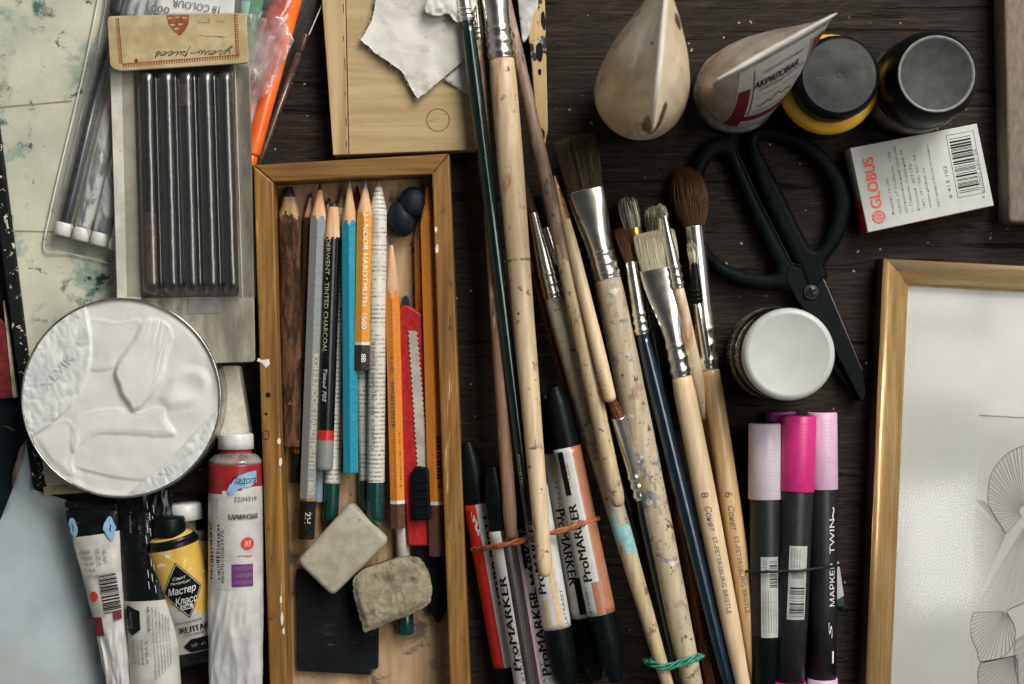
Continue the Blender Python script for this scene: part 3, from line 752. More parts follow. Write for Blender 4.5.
kz = 1 - ZH / D
def pp(x, y): return ((178 - x) * kz, (y - 40) * kz)
def strip(a, b, w, n, m):
    (ax, ay), (bx, by) = pp(*a), pp(*b); dx, dy = bx - ax, by - ay; l = math.hypot(dx, dy); nx, ny = -dy / l, dx / l
    poly(mb, f, [(ax - nx * .35, ay - ny * .35), (bx - nx * .35, by - ny * .35), (bx + nx * .35, by + ny * .35), (ax + nx * .35, ay + ny * .35)], m)
    for i in range(n):
        q = (i + .2) / n; q2 = (i + .68) / n
        poly(mb, f, [(ax + dx * q, ay + dy * q), (ax + dx * q2, ay + dy * q2), (ax + dx * q2 + nx * w, ay + dy * q2 + ny * w), (ax + dx * q + nx * w, ay + dy * q + ny * w)], m)
strip((119, 17), (122, 63), -3.2, 20, 'ink_brown'); strip((122, 63), (239, 56), -3.2, 46, 'ink_brown'); strip((236, 57), (235, 15), -3.2, 18, 'ink_brown')
poly(mb, f, [pp(*q) for q in [(167, 15), (190, 15), (189, 24), (185, 31), (180, 36), (174, 31), (169, 25)]], 'ink_brown')
f2 = flat(P(178, 40, ZH), Vector((-1, -.02, 0)), Vector((0, -1, 0)), .45)
for a in ((171, 18), (178, 17.5), (185, 18), (173, 25), (181, 24.5), (177, 29)):
    c = pp(*a); poly(mb, f2, [(c[0] - 2.6, c[1] - .6), (c[0] + 2.4, c[1] - 1), (c[0] + 2, c[1] + .9), (c[0] - 2, c[1] + .5)], 'tancard')
poly(mb, f2, [pp(*q) for q in [(134, 60), (136, 57), (138, 60), (136, 62)]], 'ink_maroon')
handwriting(mb, f, pp(231, 51.2), 74, 3.9)
for x, y, w in ((205, 23, 12), (220, 22, 8), (214, 37, 16), (202, 36, 6), (222, 38, 7)):
    text(mb, f, '~', *pp(x, y), w, 1.4, 'ink_soft')
mb.part('header_card', t)
G = 'charcoal sticks in the blister pack'
for i in range(5):
    A, B = P(XT[i], 74, ZC + 8), P(XB[i] - .5, 288, ZC + 8)
    mb = MB(); Ls = (B - A).length
    def cm(t, a, i=i):
        if i == 2 and .04 < t / Ls < .15: return (mb, 'charcoal_brown', True)
        if i == 0 and t / Ls > .66: return (mb, 'charcoal_brown', True)
        return (mb, 'charcoal', True)
    Rod(A, B, [(0, 5), (1.2, 6)] + [(Ls * k / 40, 6.1) for k in range(2, 40)] + [(Ls, 5.4)]).emit(cm, 20, disp=lambda t, a, p: Vector((.25 * nz(t * .08, i * 9, a * .6), 0, .2 * nz(t * .1, i * 5 + 3, a))))
    mb.solo('charcoal_stick', ['leftmost charcoal stick in the blister pack, its lower third brown', 'second charcoal stick from the left in the blister pack', 'middle charcoal stick with a brown patch near its top', 'fourth charcoal stick from the left in the blister pack', 'rightmost charcoal stick in the blister pack'][i], 'charcoal', G)

# ------------------------------------------------------------------ tin with white paint
ZT = 56.
t = thing('paint_tin', 'round shallow tin filled with thick white paint and torn foil', 'tin', P(121, 398, 20))
c = P(121, 398, ZT); R0 = 100 * (1 - ZT / D)
mb = MB(); lathe(mb, c, [(R0 - 1, 20), (R0 + .2, 22), (R0 + .4, ZT - 1), (R0 + .1, ZT), (R0 - .8, ZT + .4), (R0 - 1.7, ZT), (R0 - 2.2, ZT - 2), (R0 - 2.4, ZT - 8)], 'tin', 128); mb.part('rim', t)
foilA = [(-30, 330), (60, 280), (87.5, 285), (86, 309), (90, 330), (92, 353), (88.5, 371), (80, 392), (72, 405), (52, 424), (29, 439), (0, 460)]
foilB = [(230, 396), (219, 410), (196, 432), (176, 453), (152, 474), (130, 492), (118, 505), (150, 520), (250, 500)]
swA = [(150, 318), (165, 322), (173, 335), (168, 356), (162, 380), (150, 398), (140, 409), (131, 411), (124, 400), (117, 385), (114, 371), (122, 355), (134, 338), (141, 323)]
swB = [(160, 398), (166, 386), (172, 374), (186, 366), (202, 368), (211, 380), (208, 395), (196, 405), (180, 408), (166, 410)]
swC = [(74, 420), (96, 410), (120, 408), (140, 412), (152, 407), (164, 408), (166, 418), (174, 430), (172, 436), (150, 436), (122, 434), (98, 434), (84, 442), (72, 452)]
swD = [(36, 432), (52, 424), (68, 420), (76, 432), (78, 446), (72, 462), (74, 474), (62, 474), (44, 460), (34, 444)]
swE = [(88, 320), (118, 322), (140, 320), (132, 338), (116, 356), (112, 368), (90, 370), (92, 353)]
swA, swB, swC, swD, swE = ([(q.x, q.y) for q in smooth_loop(s_, 4)] for s_ in (swA, swB, swC, swD, swE))
def paint_z(x, y):
    z = 0.
    z += 2.0 * nz(x, y, 1.2, .02) + .5 * nz(x, y, 4, .06) + .2 * abs(nz(x * .35 + y * .9, x * .9 - y * .3, 9, .16)) * sst(-.1, .3, nz(x, y, 12, .03))
    def raised(pl_, h, soft, tilt=(0, 0), str_=0., ang=0.):
        d = sdist(pl_, x, y)
        if d < -soft: return 0.
        cx = sum(p[0] for p in pl_) / len(pl_); cy = sum(p[1] for p in pl_) / len(pl_)
        k = sst(-soft * .3, soft * .9, d + 1.2 * nz(x, y, 3, .08)); lip = math.exp(-((d - 1.3) / 2.) ** 2) * (.5 + .4 * nz(x, y, 6, .1))
        s = str_ * nz((x - cx) * math.cos(ang) + (y - cy) * math.sin(ang), y * .04, 7, .8)
        return k * (h + (x - cx) * tilt[0] + (y - cy) * tilt[1] + s) + lip * (h > 0)
    z += raised(swE, 1.2, 7, (.0, .02))
    z += raised(swD, 1.8, 12, (-.03, .03))
    z += raised(swC, 2.0, 7, (.012, .05))
    z += raised(swA, 3.4, 5, (-.06, .03), .7 * sst(128, 160, x), .22)
    dB = sdist(swB, x, y)
    if dB > -4: z += sst(-3, 9, dB) * 2.6 - 3.4 * math.exp(-(((x - 190) / 15) ** 2 + ((y - 388) / 13) ** 2))
    e = y - (462 + 16 * math.sin((x - 70) / 80 * PI * .5 + .1)); z += -1.5 * sst(0, 4, e) * sst(70, 84, x) * sst(180, 140, x)
    return z
def foil_z(px, py): return 1.8 + 1.5 * nz(px, py, 2, .035) + 2.0 * abs(nz(px + py * .6, py, 8, .05)) + 1.1 * abs(nz(px, py * .7 - px * .4, 15, .12))
mbp = MB(); mbf = MB(); n = 170; V = []; idx = {}
for i in range(n + 1):
    for j in range(n + 1):
        dx, dy = -1 + 2 * i / n, -1 + 2 * j / n                     # square to disc
        u = dx * math.sqrt(1 - dy * dy / 2); v = dy * math.sqrt(1 - dx * dx / 2)
        px, py = 121 + 98.0 * u, 398 - 98.0 * v
        dA, dB = sdist(foilA, px, py), sdist(foilB, px, py); df = max(dA, dB)
        edge = math.hypot(u, v)
        zp = paint_z(px, py) * sst(1.0, .93, edge)
        zf_ = foil_z(px, py) + .9 * abs(nz(px, py, 18, .16)) * sst(.8, 1, edge)
        k = sst(-1.2, 1.5, df); V.append((P(px, py, ZT - 2.4 + zp * (1 - k) + zf_ * k), df))
for i in range(n):
    for j in range(n):
        q = [i * (n + 1) + j, (i + 1) * (n + 1) + j, (i + 1) * (n + 1) + j + 1, i * (n + 1) + j + 1]
        mm = mbf if sum(V[a][1] for a in q) > 0 else mbp
        mp = idx.setdefault(id(mm), {})
        fc = []
        for a in q:
            if a not in mp: mp[a] = len(mm.v); mm.v.append(V[a][0])
            fc.append(mp[a])
        mm.f.append(fc); mm.m.append(mm.mi('foil' if mm is mbf else 'white_paint')); mm.sm.append(True)
def foilmap(cx, cy, ang):
    ca, sa = math.cos(ang), math.sin(ang)
    def f(u, v):
        x = cx + u * ca - v * sa; y = cy - (u * sa + v * ca)
        return P(x, y, ZT - 2.4 + foil_z(x, y) + .35)
    return f
foil_ink = mat('pressed_foil_letter', C(186, 189, 190), rough=.45, metal=.12); M['foil_ink'] = foil_ink
text(mbf, foilmap(58, 372, .85), 'XEVIK', 0, 0, 44, 9, 'foil_ink'); text(mbf, foilmap(166, 473, .70), 'NI', 0, 0, 12, 9, 'foil_ink', bold=.02); 
mbp.part('white_paint', t); mbf.part('foil_seal', t)

mb = MB(); slab(mb, corner([(221, 366), (238, 366), (250, 436), (212, 440)], 3), 0, 22, 'cream_block', 2)
mb.solo('cream_block', 'tapered speckled cream block between the tin and wooden tray', 'block')

# ------------------------------------------------------------------ paint tubes
def wr(amp, s, seed):
    return lambda t, a, p: Vector((amp * .4 * nz(t * s, a * 1.3, seed), 0, amp * nz(t * s * .8, math.cos(a) * 1.6 + seed, seed + math.sin(a))))
def creased(amp, s, k, seed, t0, t1):
    """long folds pressed into a squeezed metal tube"""
    def f(t, a, p):
        e = sst(t0, t1, t); c_, s_ = math.cos(a), math.sin(a)
        r_ = 1 - 2.4 * abs(nz(t * s, c_ * k + seed, s_ * k + seed * .7)); q = 1 - 2.2 * abs(nz(t * s * 2.2 + c_ * 1.5, c_ * k * 1.3 + 9, seed))
        return Vector((amp * .25 * q * c_, 0, amp * (r_ * .7 + q * .5))) * e
    return f
def both(*fs): return lambda t, a, p: sum((f(t, a, p) for f in fs), Vector())
def dense(keys, n):
    out = []
    for a, b in zip(keys, keys[1:]):
        for i in range(n):
            k = i / n; out.append(tuple(a[q] + (b[q] - a[q]) * k for q in range(3)))
    out.append(keys[-1]); return out
GT = 'paint tubes below the tin'
# text that reads left to right across a tube
def across(Rr, lift):
    def f_(u, v):
        return Rr.surf(0, 1, lift)(-v, u)
    return f_
# a: flattened tube with black head, barcode
A, B = P(91, 507, 40), P(124, 708, 22); Lt = (B - A).length
t = thing('paint_tube', 'squeezed white paint tube with black end and barcode, beside the grey paper', 'tube', P(108, 600, 0), GT)
R = Rod(A, B, dense([(0, 25, 3), (10, 25.5, 5), (60, 20, 9), (110, 15.5, 9), (150, 13, 8), (Lt, 11, 6)], 12))
mb = MB()
def pk(t_, a):
    if t_ < 26: return (mb, 'tube_black', True)
    if t_ < 108: return (mb, 'tube_label', True)
    return (mb, 'tube_foil', True)
R.emit(pk, 90, disp=both(wr(1.3, .06, 1.), creased(2.6, .028, 1.9, 4., 112, 150)))
f = R.surf(0, 1, 1.9)
for x0, y0, r in ((-20, 17, 9), (17, 22, 10)):
    pts = [(y0 + r * (1.1 + .3 * nz(q, x0, 1, .9)) * math.sin(q * PI / 7), x0 + r * (.66 + .3 * nz(q, x0, 4, .9)) * math.cos(q * PI / 7)) for q in range(14)]
    poly(mb, f, pts, 'ink_cyan')
    text(mb, R.surf(0, 1, 1.9), '~', y0, x0, 7, 3, 'ink')
barcode(mb, f, 66, 106, -1, 16, 'ink', 20, 3)
text(mb, f, '03.2015', 48, 2, 16, 4, 'ink_soft'); text(mb, f, '46 мл', 48, 8, 13, 4, 'ink_soft')
for i, s in enumerate(('КРАСКА', 'МАСЛЯНАЯ', 'ХУДОЖ', 'ТУБА', 'СОСТАВ')):
    text(mb, across(R, 1.9), s, -11 + i * 1.0, -(42 + i * 6), 12, 3.4, 'ink_grey')
rect(mb, f, 107, 126, -15, -4, 'ink_maroon', 6, 3); rect(mb, f, 103, 112, 7, 15, 'ink_maroon', 4, 2)
pts = [(86 + 5 * math.sin(q * PI / 6), -8 + 4 * math.cos(q * PI / 6)) for q in range(12)]; poly(mb, f, pts, 'ink_red')
mb.part('body', t)
q = MB(); slab(q, [(64, 502), (117, 506), (117, 511), (65, 508)], 36, 44, 'tube_black', 1); q.part('crimp', t)
# b: black and white tube
A, B = P(143, 488, 30), P(158, 715, 22); Lt = (B - A).length
t = thing('paint_tube', 'tube with black upper half and white text label', 'tube', P(150, 600, 0), GT)
R = Rod(A, B, dense([(0, 28, 3), (30, 28, 8), (90, 27, 15), (140, 25, 18), (Lt, 24, 19)], 8)); mb = MB()
R.emit(lambda t_, a: (mb, 'tube_black' if t_ < 106 else 'tube_label', True), 90, disp=both(wr(1.2, .05, 5.), creased(2.0, .02, 1.8, 7., 100, 50)))
f = R.surf(0, 1, 1.3)
for i, s in enumerate(('oil colour', '46 ml', 'F 11738505')): text(mb, R.surf(20 + i * 8, 1, 1.3), s, 0, -2, 5, 22, 'ink_soft') if 0 else text(mb, R.surf(0, 1, 1.3), s, 30, -12 + i * 8, 26, 3, 'ink_soft')
hexp = [(112 + 0, -17), (118, -23), (136, -23), (142, -13), (136, -3), (118, -3)]; poly(mb, f, [(p[0], p[1] - 4) for p in hexp], 'tube_black')
text(mb, R.surf(0, 1, 1.6), 'МАСТЕР', 127, -17, 16, 3, 'ink_soft')
for i in range(5): text(mb, f, ('УМБРА', 'ОХРА', 'ЧЕРНАЯ', 'СИНЯЯ', 'ТУБА')[i], 158 + 0 * i, -19 + i * 4.2, 24, 2.6, 'ink_soft')
for i in range(6): text(mb, f, 'масляная краска художественная', 150, 5 + i * 3.1, 70 - 5 * i, 1.8, 'ink_soft')
text(mb, f, 'OIL COLOUR', 126, 1.5, 24, 2.8, 'ink_grey', bold=.02)
poly(mb, f, [(196, 8), (212, 2), (216, 20), (200, 22)], 'ink_deepblue')
for k, (a0, b0) in enumerate((((40, 10), (100, 13)), ((60, 14), (98, 9)))):   # white flakes of wear
    for i in range(9):
        u0 = a0[0] if isinstance(a0, tuple) else a0
    for i in range(8):
        uu = 12 + i * 11 + 4 * k; vv = 4 + 4 * k + 2 * math.sin(i * 1.7 + k)
        poly(mb, R.surf(0, 1, 2.4), [(uu, vv), (uu + 7, vv + .5), (uu + 9, vv + 1.1), (uu + 1, vv + .7)], 'white_card')
mb.part('body', t)
q = MB(); slab(q, [(114, 483), (172, 485), (172, 490), (114, 489)], 26, 34, 'tube_black', 1); q.part('crimp', t)
# c: yellow tube
t = thing('paint_tube', 'small yellow tube with black diamond label and black cap', 'tube', P(184, 590, 0), GT)
A, B = P(172, 541, 30), P(203, 664, 14); Lt = (B - A).length
R = Rod(A, B, dense([(0, 25, 22), (4, 26, 22), (60, 26, 19), (100, 25, 13), (Lt - 4, 24, 7), (Lt, 23, 3)], 6)); mb = MB()
def pk(t_, a):
    if t_ < 5: return (mb, 'tube_black', True)
    if t_ > Lt - 15: return (mb, 'tube_black', True)
    return (mb, 'tube_yellow' if t_ < 66 + 9 * math.cos(a) else 'tube_label', True)
R.emit(pk, 44, disp=wr(.8, .06, 9.))
f = R.surf(0, 1, .6); f3 = R.surf(0, 1, .9)
DC = 46
poly(mb, f, [(DC - 29, 3), (DC, -18), (DC + 29, 3), (DC, 23)], 'tube_black')
for a0, b0 in (((DC - 27, 3), (DC, -16.6)), ((DC, -16.6), (DC + 27, 3)), ((DC + 27, 3), (DC, 21.4)), ((DC, 21.4), (DC - 27, 3))):
    dx, dy = b0[0] - a0[0], b0[1] - a0[1]; l = math.hypot(dx, dy); nx, ny = -dy / l * .35, dx / l * .35
    poly(mb, f3, [(a0[0] - nx, a0[1] - ny), (b0[0] - nx, b0[1] - ny), (b0[0] + nx, b0[1] + ny), (a0[0] + nx, a0[1] + ny)], 'ink_gold')
g = across(R, .9)
text(mb, g, 'Санкт', 3, -(DC - 13), 13, 3.2, 'ink_white', shear=.4); text(mb, g, 'Петербург', 3, -(DC - 8), 20, 3.2, 'ink_white', shear=.4)
text(mb, g, 'Мастер', 2, -(DC + .5), 28, 9, 'ink_white', shear=.4, bold=.012); text(mb, g, 'Класс', 4, -(DC + 10), 22, 7.5, 'ink_white', shear=.4, bold=.012)
rect(mb, f3, DC + 14.5, DC + 19.5, -3, 9, 'ink_white', 2, 3); text(mb, across(R, 1.2), 'OIL', 3, -(DC + 17), 9, 3.2, 'ink', bold=.03)
text(mb, g, 'permanent', 0, -79, 28, 3.6, 'ink_grey', shear=.4); text(mb, g, 'ЖЕЛТАЯ', 3, -86.5, 30, 6, 'ink', bold=.03); text(mb, g, 'средняя', 3, -92.5, 22, 3, 'ink_grey')
poly(mb, f, [(97, -2), (97, 16), (104, 21), (111, 16), (111, -6), (104, -12)], 'tube_black'); text(mb, g, '№ 45', 4, -104, 14, 4, 'ink_soft')
for i in range(16): text(mb, R.surf(48 + i * 3.6, 1, .6), 'i', 0, -21.5, 2.0, 2.4, 'ink_grey')
mb.part('body', t)
q = MB(); d = (A - B).normalized()
Rod(A + d * 13, A, [(0, 11, 10), (3, 13, 12), (8, 22, 19), (13, 26, 22)]).emit(lambda t_, a: (q, 'tube_yellow' if t_ < 6 else 'tube_black', True), 40); q.part('shoulder', t)
q = MB(); A2 = A + d * 9 + Vector((0, 0, 2)); d2 = (d + Vector((.22, 0, 0))).normalized(); Rod(A2 + d2 * 17, A2 - d2 * 2, [(0, 13.5), (2, 15.4), (15, 16), (19, 16)]).emit(lambda t_, a: (q, 'mk_black', True), 40, disp=lambda t_, a, p: Vector((0, 0, 0)) if int(a * 16) % 2 else (p - A2).normalized() * -.0); q.part('cap', t)
# d: big carmine tube
t = thing('paint_tube', 'large white tube with carmine band, barcode and ribbed white cap', 'tube', P(234, 560, 0), GT)
A, B = P(236, 463, 34), P(236, 716, 34); Lt = (B - A).length
R = Rod(A, B, dense([(0, 26.5, 26), (50, 27, 26), (120, 27, 22), (180, 26, 13), (Lt, 25.5, 4)], 30)); mb = MB()
def pk(t_, a):
    if t_ < 24 + (5 if math.cos(a) < -.35 else -2 if math.cos(a) > .4 else 1): return (mb, 'tube_red', True)
    if t_ < 122: return (mb, 'tube_label', True)
    return (mb, 'tube_foil', True)
R.emit(pk, 150, disp=both(creased(2.6, .013, 1.7, 3., 105, 150), creased(.6, .03, 2.6, 8., 115, 150), wr(.5, .05, 2.)))
f = R.surf(0, 1, .7); g = across(R, .7); g2 = across(R, 1.0)
poly(mb, g2, [(-4, -25), (-1, -18), (6, -11), (16, -7), (25, -6), (25.8, -17), (17, -22), (8, -22), (2, -28), (-2, -29)], 'ink_cyan')
text(mb, across(R, 1.3), 'Ладога', 12, -15.5, 26, 8.5, 'ink', shear=.45)
text(mb, g2, '2204319', 14, -33, 23, 4.4, 'ink_grey'); text(mb, g2, 'КАРМИНОВАЯ', 12, -50, 29, 5.4, 'ink', bold=.015)
cx, cy = 15.5, -76; poly(mb, g2, [(cx + 6.6 * math.cos(q * PI / 10), cy + 6 * math.sin(q * PI / 10)) for q in range(20)], 'ink_red'); text(mb, across(R, 1.3), 'ЖК', cx, cy, 7, 6, 'ink_white', shear=.2)
text(mb, g2, '~', 13, -88, 15, 1.4, 'ink_red')
barcode(mb, f, 58, 113, -26, -12, 'ink', 28, 11); text(mb, R.surf(0, -1, .7), '4607010583975', -89, 9, 52, 4, 'ink_grey')
text(mb, R.surf(0, 1, .7), '46 мл 120 гр', 42, -15, 20, 2.6, 'ink_soft')
rect(mb, f, 96, 118, 0, 21, 'ink_purple', 4, 5)
for i, s in enumerate(('ОКСОЛ', 'КАРМИН', 'ХУДОЖ')): text(mb, across(R, 1.0), s, 11, -(100 + i * 7), 17 , 3.6, 'ink_soft')
mb.part('body', t)
q = MB(); d = (A - B).normalized()
Rod(A + d * 15, A, [(0, 15, 15), (5, 15.5, 15.5), (7, 21, 20), (12, 26, 25), (15, 26.5, 26)]).emit(lambda t_, a: (q, 'tube_red' if t_ < 5 else 'tube_clear', True), 44); q.part('shoulder', t)
q = MB(); A2 = A + d * 14
Rod(A2 + d * 15, A2, dense([(0, 15.5, 15.5), (1.2, 16.6, 16.6), (15, 17.2, 17.2)], 2)).emit(lambda t_, a: (q, 'white_plastic', True), 144, disp=lambda t_, a, p: (p - A2 - d * (15 - t_)) * (.018 if int(round(a / (2 * PI) * 144)) % 2 else -.018) if t_ > 1 else Vector()); q.part('cap', t)
# e: small tube behind
t = thing('paint_tube', 'half hidden tube with white cap behind the yellow tube', 'tube', P(190, 530, 0), GT)
A, B = P(187, 531, 14), P(197, 660, 10); Lt = (B - A).length; mb = MB()
Rod(A, B, [(0, 18, 13), (10, 19, 13), (Lt, 18, 4)]).emit(lambda t_, a: (mb, 'tube_clear' if t_ < 18 else 'tube_label', True), 32); mb.part('body', t)
q = MB(); d = (A - B).normalized(); Rod(A + d * 14, A - d * 2, [(0, 9, 9), (14, 9.5, 9.5), (16, 17, 12)]).emit(lambda t_, a: (q, 'tube_clear', True), 30); q.part('neck', t)
q = MB(); A2 = A + d * 12 + Vector((0, 0, 3)); Rod(A2 + d * 16, A2, dense([(0, 15, 15), (1.5, 16.5, 16.5), (16, 17, 17)], 2)).emit(lambda t_, a: (q, 'white_plastic', True), 120, disp=lambda t_, a, p: (p - A2 - d * (16 - t_)) * (.016 if int(round(a / (2 * PI) * 120)) % 2 else -.016) if t_ > 1 else Vector()); q.part('cap', t)
# ================================================================== wooden tray and its contents
t = thing('wooden_tray', 'shallow honey-brown wooden tray holding pencils and erasers', 'tray', P(360, 420, 0))
ZW = 42.
OUT = [(253, 165), (449, 153.5), (474, 790), (273, 790)]
IN = [(273, 182), (432, 174), (453, 770), (290, 770)]
def prism(mb, pts, z0, z1, m, bev=1.6): slab(mb, pts, z0, z1, m, bev, 2)
mb = MB(); prism(mb, [OUT[0], IN[0], IN[3], OUT[3]], 0, ZW, 'tray')
for x, y, w, h in ((279, 441, 3, 9), (280.5, 462, 2.6, 12), (281, 600, 2, 10), (282, 618, 2.4, 17), (283.5, 631, 2, 8)):
    pts = [(x + w * (.6 + .5 * nz(k, y, 1, 2.)) * math.cos(k * PI / 5), y + h * .5 * (.8 + .6 * nz(k, x, 2, 1.7)) * math.sin(k * PI / 5)) for k in range(10)]
    slab(mb, pts, ZW - .4, ZW + .25, 'chip', 0)
pts = [(258, 358), (262, 360), (269, 359), (270, 364), (266, 368), (262, 363), (257, 361)]; slab(mb, pts, ZW - .4, ZW + .25, 'chip', 0)
for x, y, r in ((268, 395, 2.6), (266, 414, 1.5)):
    slab(mb, [(x + r * (1 + .3 * nz(k, x, 4, 1.3)) * math.cos(k * PI / 5), y + r * math.sin(k * PI / 5)) for k in range(10)], ZW - .4, ZW + .2, 'ink', 0)
tube(mb, [P(266 + 3.2 * math.cos(k * PI / 8), 435 + 4.6 * math.sin(k * PI / 8), ZW + .1) for k in range(16)], .5, 'groove_and_shade', 5, True)
mb.part('side_wall', t)
mb = MB(); prism(mb, [IN[1], OUT[1], OUT[2], IN[2]], 0, ZW, 'tray')
for x, y, w, h in ((436, 229, 2.0, 8), (437, 249, 2.3, 12)):
    pts = [(x + w * (.7 + .5 * nz(k, y, 1, 2.)) * math.cos(k * PI / 5), y + h * .5 * (.8 + .6 * nz(k, x, 2, 1.7)) * math.sin(k * PI / 5)) for k in range(10)]
    slab(mb, pts, ZW - .4, ZW + .25, 'chip', 0)
mb.part('side_wall', t)
mb = MB(); prism(mb, [(253.6, 165), (448.6, 153.5), IN[1], IN[0]], 0, ZW - .2, 'tray_x')
mb.part('end_wall', t)
mb = MB(); prism(mb, [IN[3], IN[2], OUT[2], OUT[3]], 0, ZW - .2, 'tray_x'); mb.part('end_wall', t)
mb = MB(); slab(mb, [(262, 172), (441, 163), (462, 780), (281, 780)], .5, 4, 'tray_floor', 0); mb.part('tray_floor', t)

GP = 'pencils in the wooden tray'
def pencil(label, a, b, za, zb, r, paint, hexa=True, cone=32, lead=7, leadm='lead', wood='cedar', bands=(), label_fn=None, rough_tip=0., endround=1.2, name='pencil', cat='pencil', tipr=.9, bump=None):
    """a = tip pixel, b = end pixel; bands (py0, py1, mat, part)"""
    A, B = P(*a, za), P(*b, zb); o = thing(name, label, cat, (A + B) / 2 - Vector((0, 0, r)), GP)
    Lp = (B - A).length; ty = lambda py: (py - a[1]) / (b[1] - a[1]) * Lp
    rr = r / .95 if hexa else r
    ts = [0, lead * .5, lead] + [lead + (cone - lead) * k / 4 for k in (1, 2, 3)] + [cone * (.92 + .05 * k) for k in range(8)]
    bz = [(ty(p0), ty(p1), m, n) for p0, p1, m, n in bands]
    for p0, p1, m, n in bz: ts += [p0, p1]
    ts += [Lp * .5, Lp * .75, Lp - endround, Lp - endround * .4, Lp]; ts = sorted(set(max(0, min(Lp, q)) for q in ts))
    if bump: ts = sorted(set(ts + [Lp * k / 60 for k in range(60) if Lp * k / 60 > cone]))
    k_ = math.cos(PI / 6) if hexa else 1
    cone_f = lambda q: tipr + (rr * k_ - tipr) * q / cone if q < cone * 1.6 else 1e6
    R = Rod(A, B, [(0, rr), (Lp - endround, rr), (Lp - endround * .4, rr * .96), (Lp, rr * .84)], hexa)
    mbs = {}
    def get(n): return mbs.setdefault(n, MB())
    def pk(q, ang):
        if q <= lead: return (get('lead'), leadm, True)
        wob = 2.2 * nz(math.cos(ang) * 2, math.sin(ang) * 2, r + a[0]) * rough_tip
        if cone_f(q + wob) < rr * R.hx(ang): return (get('sharpened_wood'), wood, True)
        for p0, p1, m, n in bz:
            if p0 <= q <= p1: return (get(n), m, not hexa)
        return (get('barrel'), paint, not hexa)
    R.emit(pk, 36, ts=ts, cone=cone_f, disp=bump)
    if label_fn: label_fn(R, get('barrel'), ty)
    lead_mb = mbs.pop('lead', None); made = {n: m_.part(n, o) for n, m_ in mbs.items()}
    if lead_mb: lead_mb.part('lead', made.get('sharpened_wood') or o)
    return o

def bump_bark(t_, a, p): return Vector((1.3 * nz(t_ * .05, math.cos(a) * 2, 3 + math.sin(a)), 0, .9 * nz(t_ * .08, math.cos(a) * 2, 8 + math.sin(a))))
pencil('thick bark-covered twig pencil at the tray left side', (289, 187), (291, 447), 16, 16, 11.0, 'bark', False, 29, 10, 'lead', 'twig_wood', rough_tip=4.5, bump=bump_bark, name='twig_pencil', tipr=3.4)
pencil('thin brown pencil half hidden beside the twig pencil', (311, 193), (296, 483), 10, 10, 5.8, 'p_brown', False, 24, 5, bands=[(449, 453, 'gold_metal', 'band'), (453, 483, 'p_black', 'end_dip')])
def lb(R, m, ty):
    text(m, R.surf(ty(424), 1, .3, 3.6), 'KOH-I-NOOR HARDTMUTH   1860', 0, 0, 138, 5.2, 'ink_gold', bold=.012)
    text(m, R.surf(ty(517), 1, .3, 1.5), '2H', 0, 0, 11, 5.5, 'ink_gold', bold=.02)
pencil('grey hexagonal pencil with white lettering and black dipped end', (320, 183), (306.5, 539), 21, 21, 8.3, 'p_grey', True, 32, 7, bands=[(498, 500.5, 'gold_metal', 'band'), (500.5, 539, 'p_black', 'end_dip')], label_fn=lb)
pencil('short silver-blue pencil end showing under the black pencil', (329, 198), (317.5, 502), 10, 10, 5.6, 'silverblue', False, 22, 6)
def lb(R, m, ty):
    text(m, R.surf(ty(296), 1, .3, -.35), 'DERWENT • TINTED CHARCOAL', 0, 0, 112, 4.4, 'ink_gold', cuts=3)
    text(m, R.surf(ty(385), 1, .3, -.2), 'Tinted 702', 0, 0, 32, 3.6, 'ink_white', shear=.25)
pencil('black round pencil with white lettering, red ring and grey end', (333.5, 204), (324.5, 470), 23, 23, 8.4, 'p_black', False, 34, 3, bands=[(430, 440, 'p_red', 'band'), (440, 470, 'p_grey', 'end_dip')], label_fn=lb, endround=5, rough_tip=1.8, tipr=4.6)
pencil('newsprint-wrapped pencil with green end beside the black pencil', (345.5, 182), (330.5, 521), 12, 12, 7.8, 'news', False, 26, 16, 'p_tip_olive', 'p_tip_olive', bands=[(483, 521, 'p_green', 'end_dip')], endround=5)
pencil('teal pencil with scalloped sharpened tip', (349.3, 179), (351, 473), 25, 25, 7.7, 'p_teal', True, 40, 9, 'lead_light', rough_tip=1.4)
pencil('newsprint-wrapped pencil underneath the ochre pencil, dark red tip', (357, 186), (367, 512), 12, 12, 7.0, 'news', False, 24, 18, 'p_tip_red', 'p_tip_red', bands=[(480, 512, 'p_green', 'end_dip')], endround=5)
def lb(R, m, ty):
    text(m, R.surf(ty(272), 1, .3, 1.9), 'I-I-NOOR HARDTMUTH  1500', 0, 0, 112, 5.0, 'ink_white', bold=.015)
    text(m, R.surf(ty(358), 1, .3, 2.0), '8B', 0, 0, 8, 4.4, 'ink_white', bold=.02)
pencil('ochre pencil with white lettering and short dark brown end', (365.3, 180), (362, 370.5), 27, 27, 7.9, 'p_yellow', True, 31, 9, 'lead_light', bands=[(342, 345, 'ink_white', 'band'), (345, 370.5, 'p_dbrown', 'end_dip')], label_fn=lb)
def lb(R, m, ty):
    text(m, R.surf(ty(378), -1, .3, -.3), 'Вечерняя газета', 0, 0, 72, 5.4, 'ink_soft', cuts=2); text(m, R.surf(ty(434), -1, .3, -.3), 'Одесса', 0, 0, 30, 5, 'ink_soft', cuts=2)
pencil('thick newsprint-wrapped pencil with dark green dipped end', (378.5, 181), (375.5, 521), 24, 24, 8.6, 'news', False, 30, 6, 'p_tip_pink', 'news', bands=[(482, 521, 'p_green', 'end_dip')], label_fn=lb, endround=6, tipr=2.5)
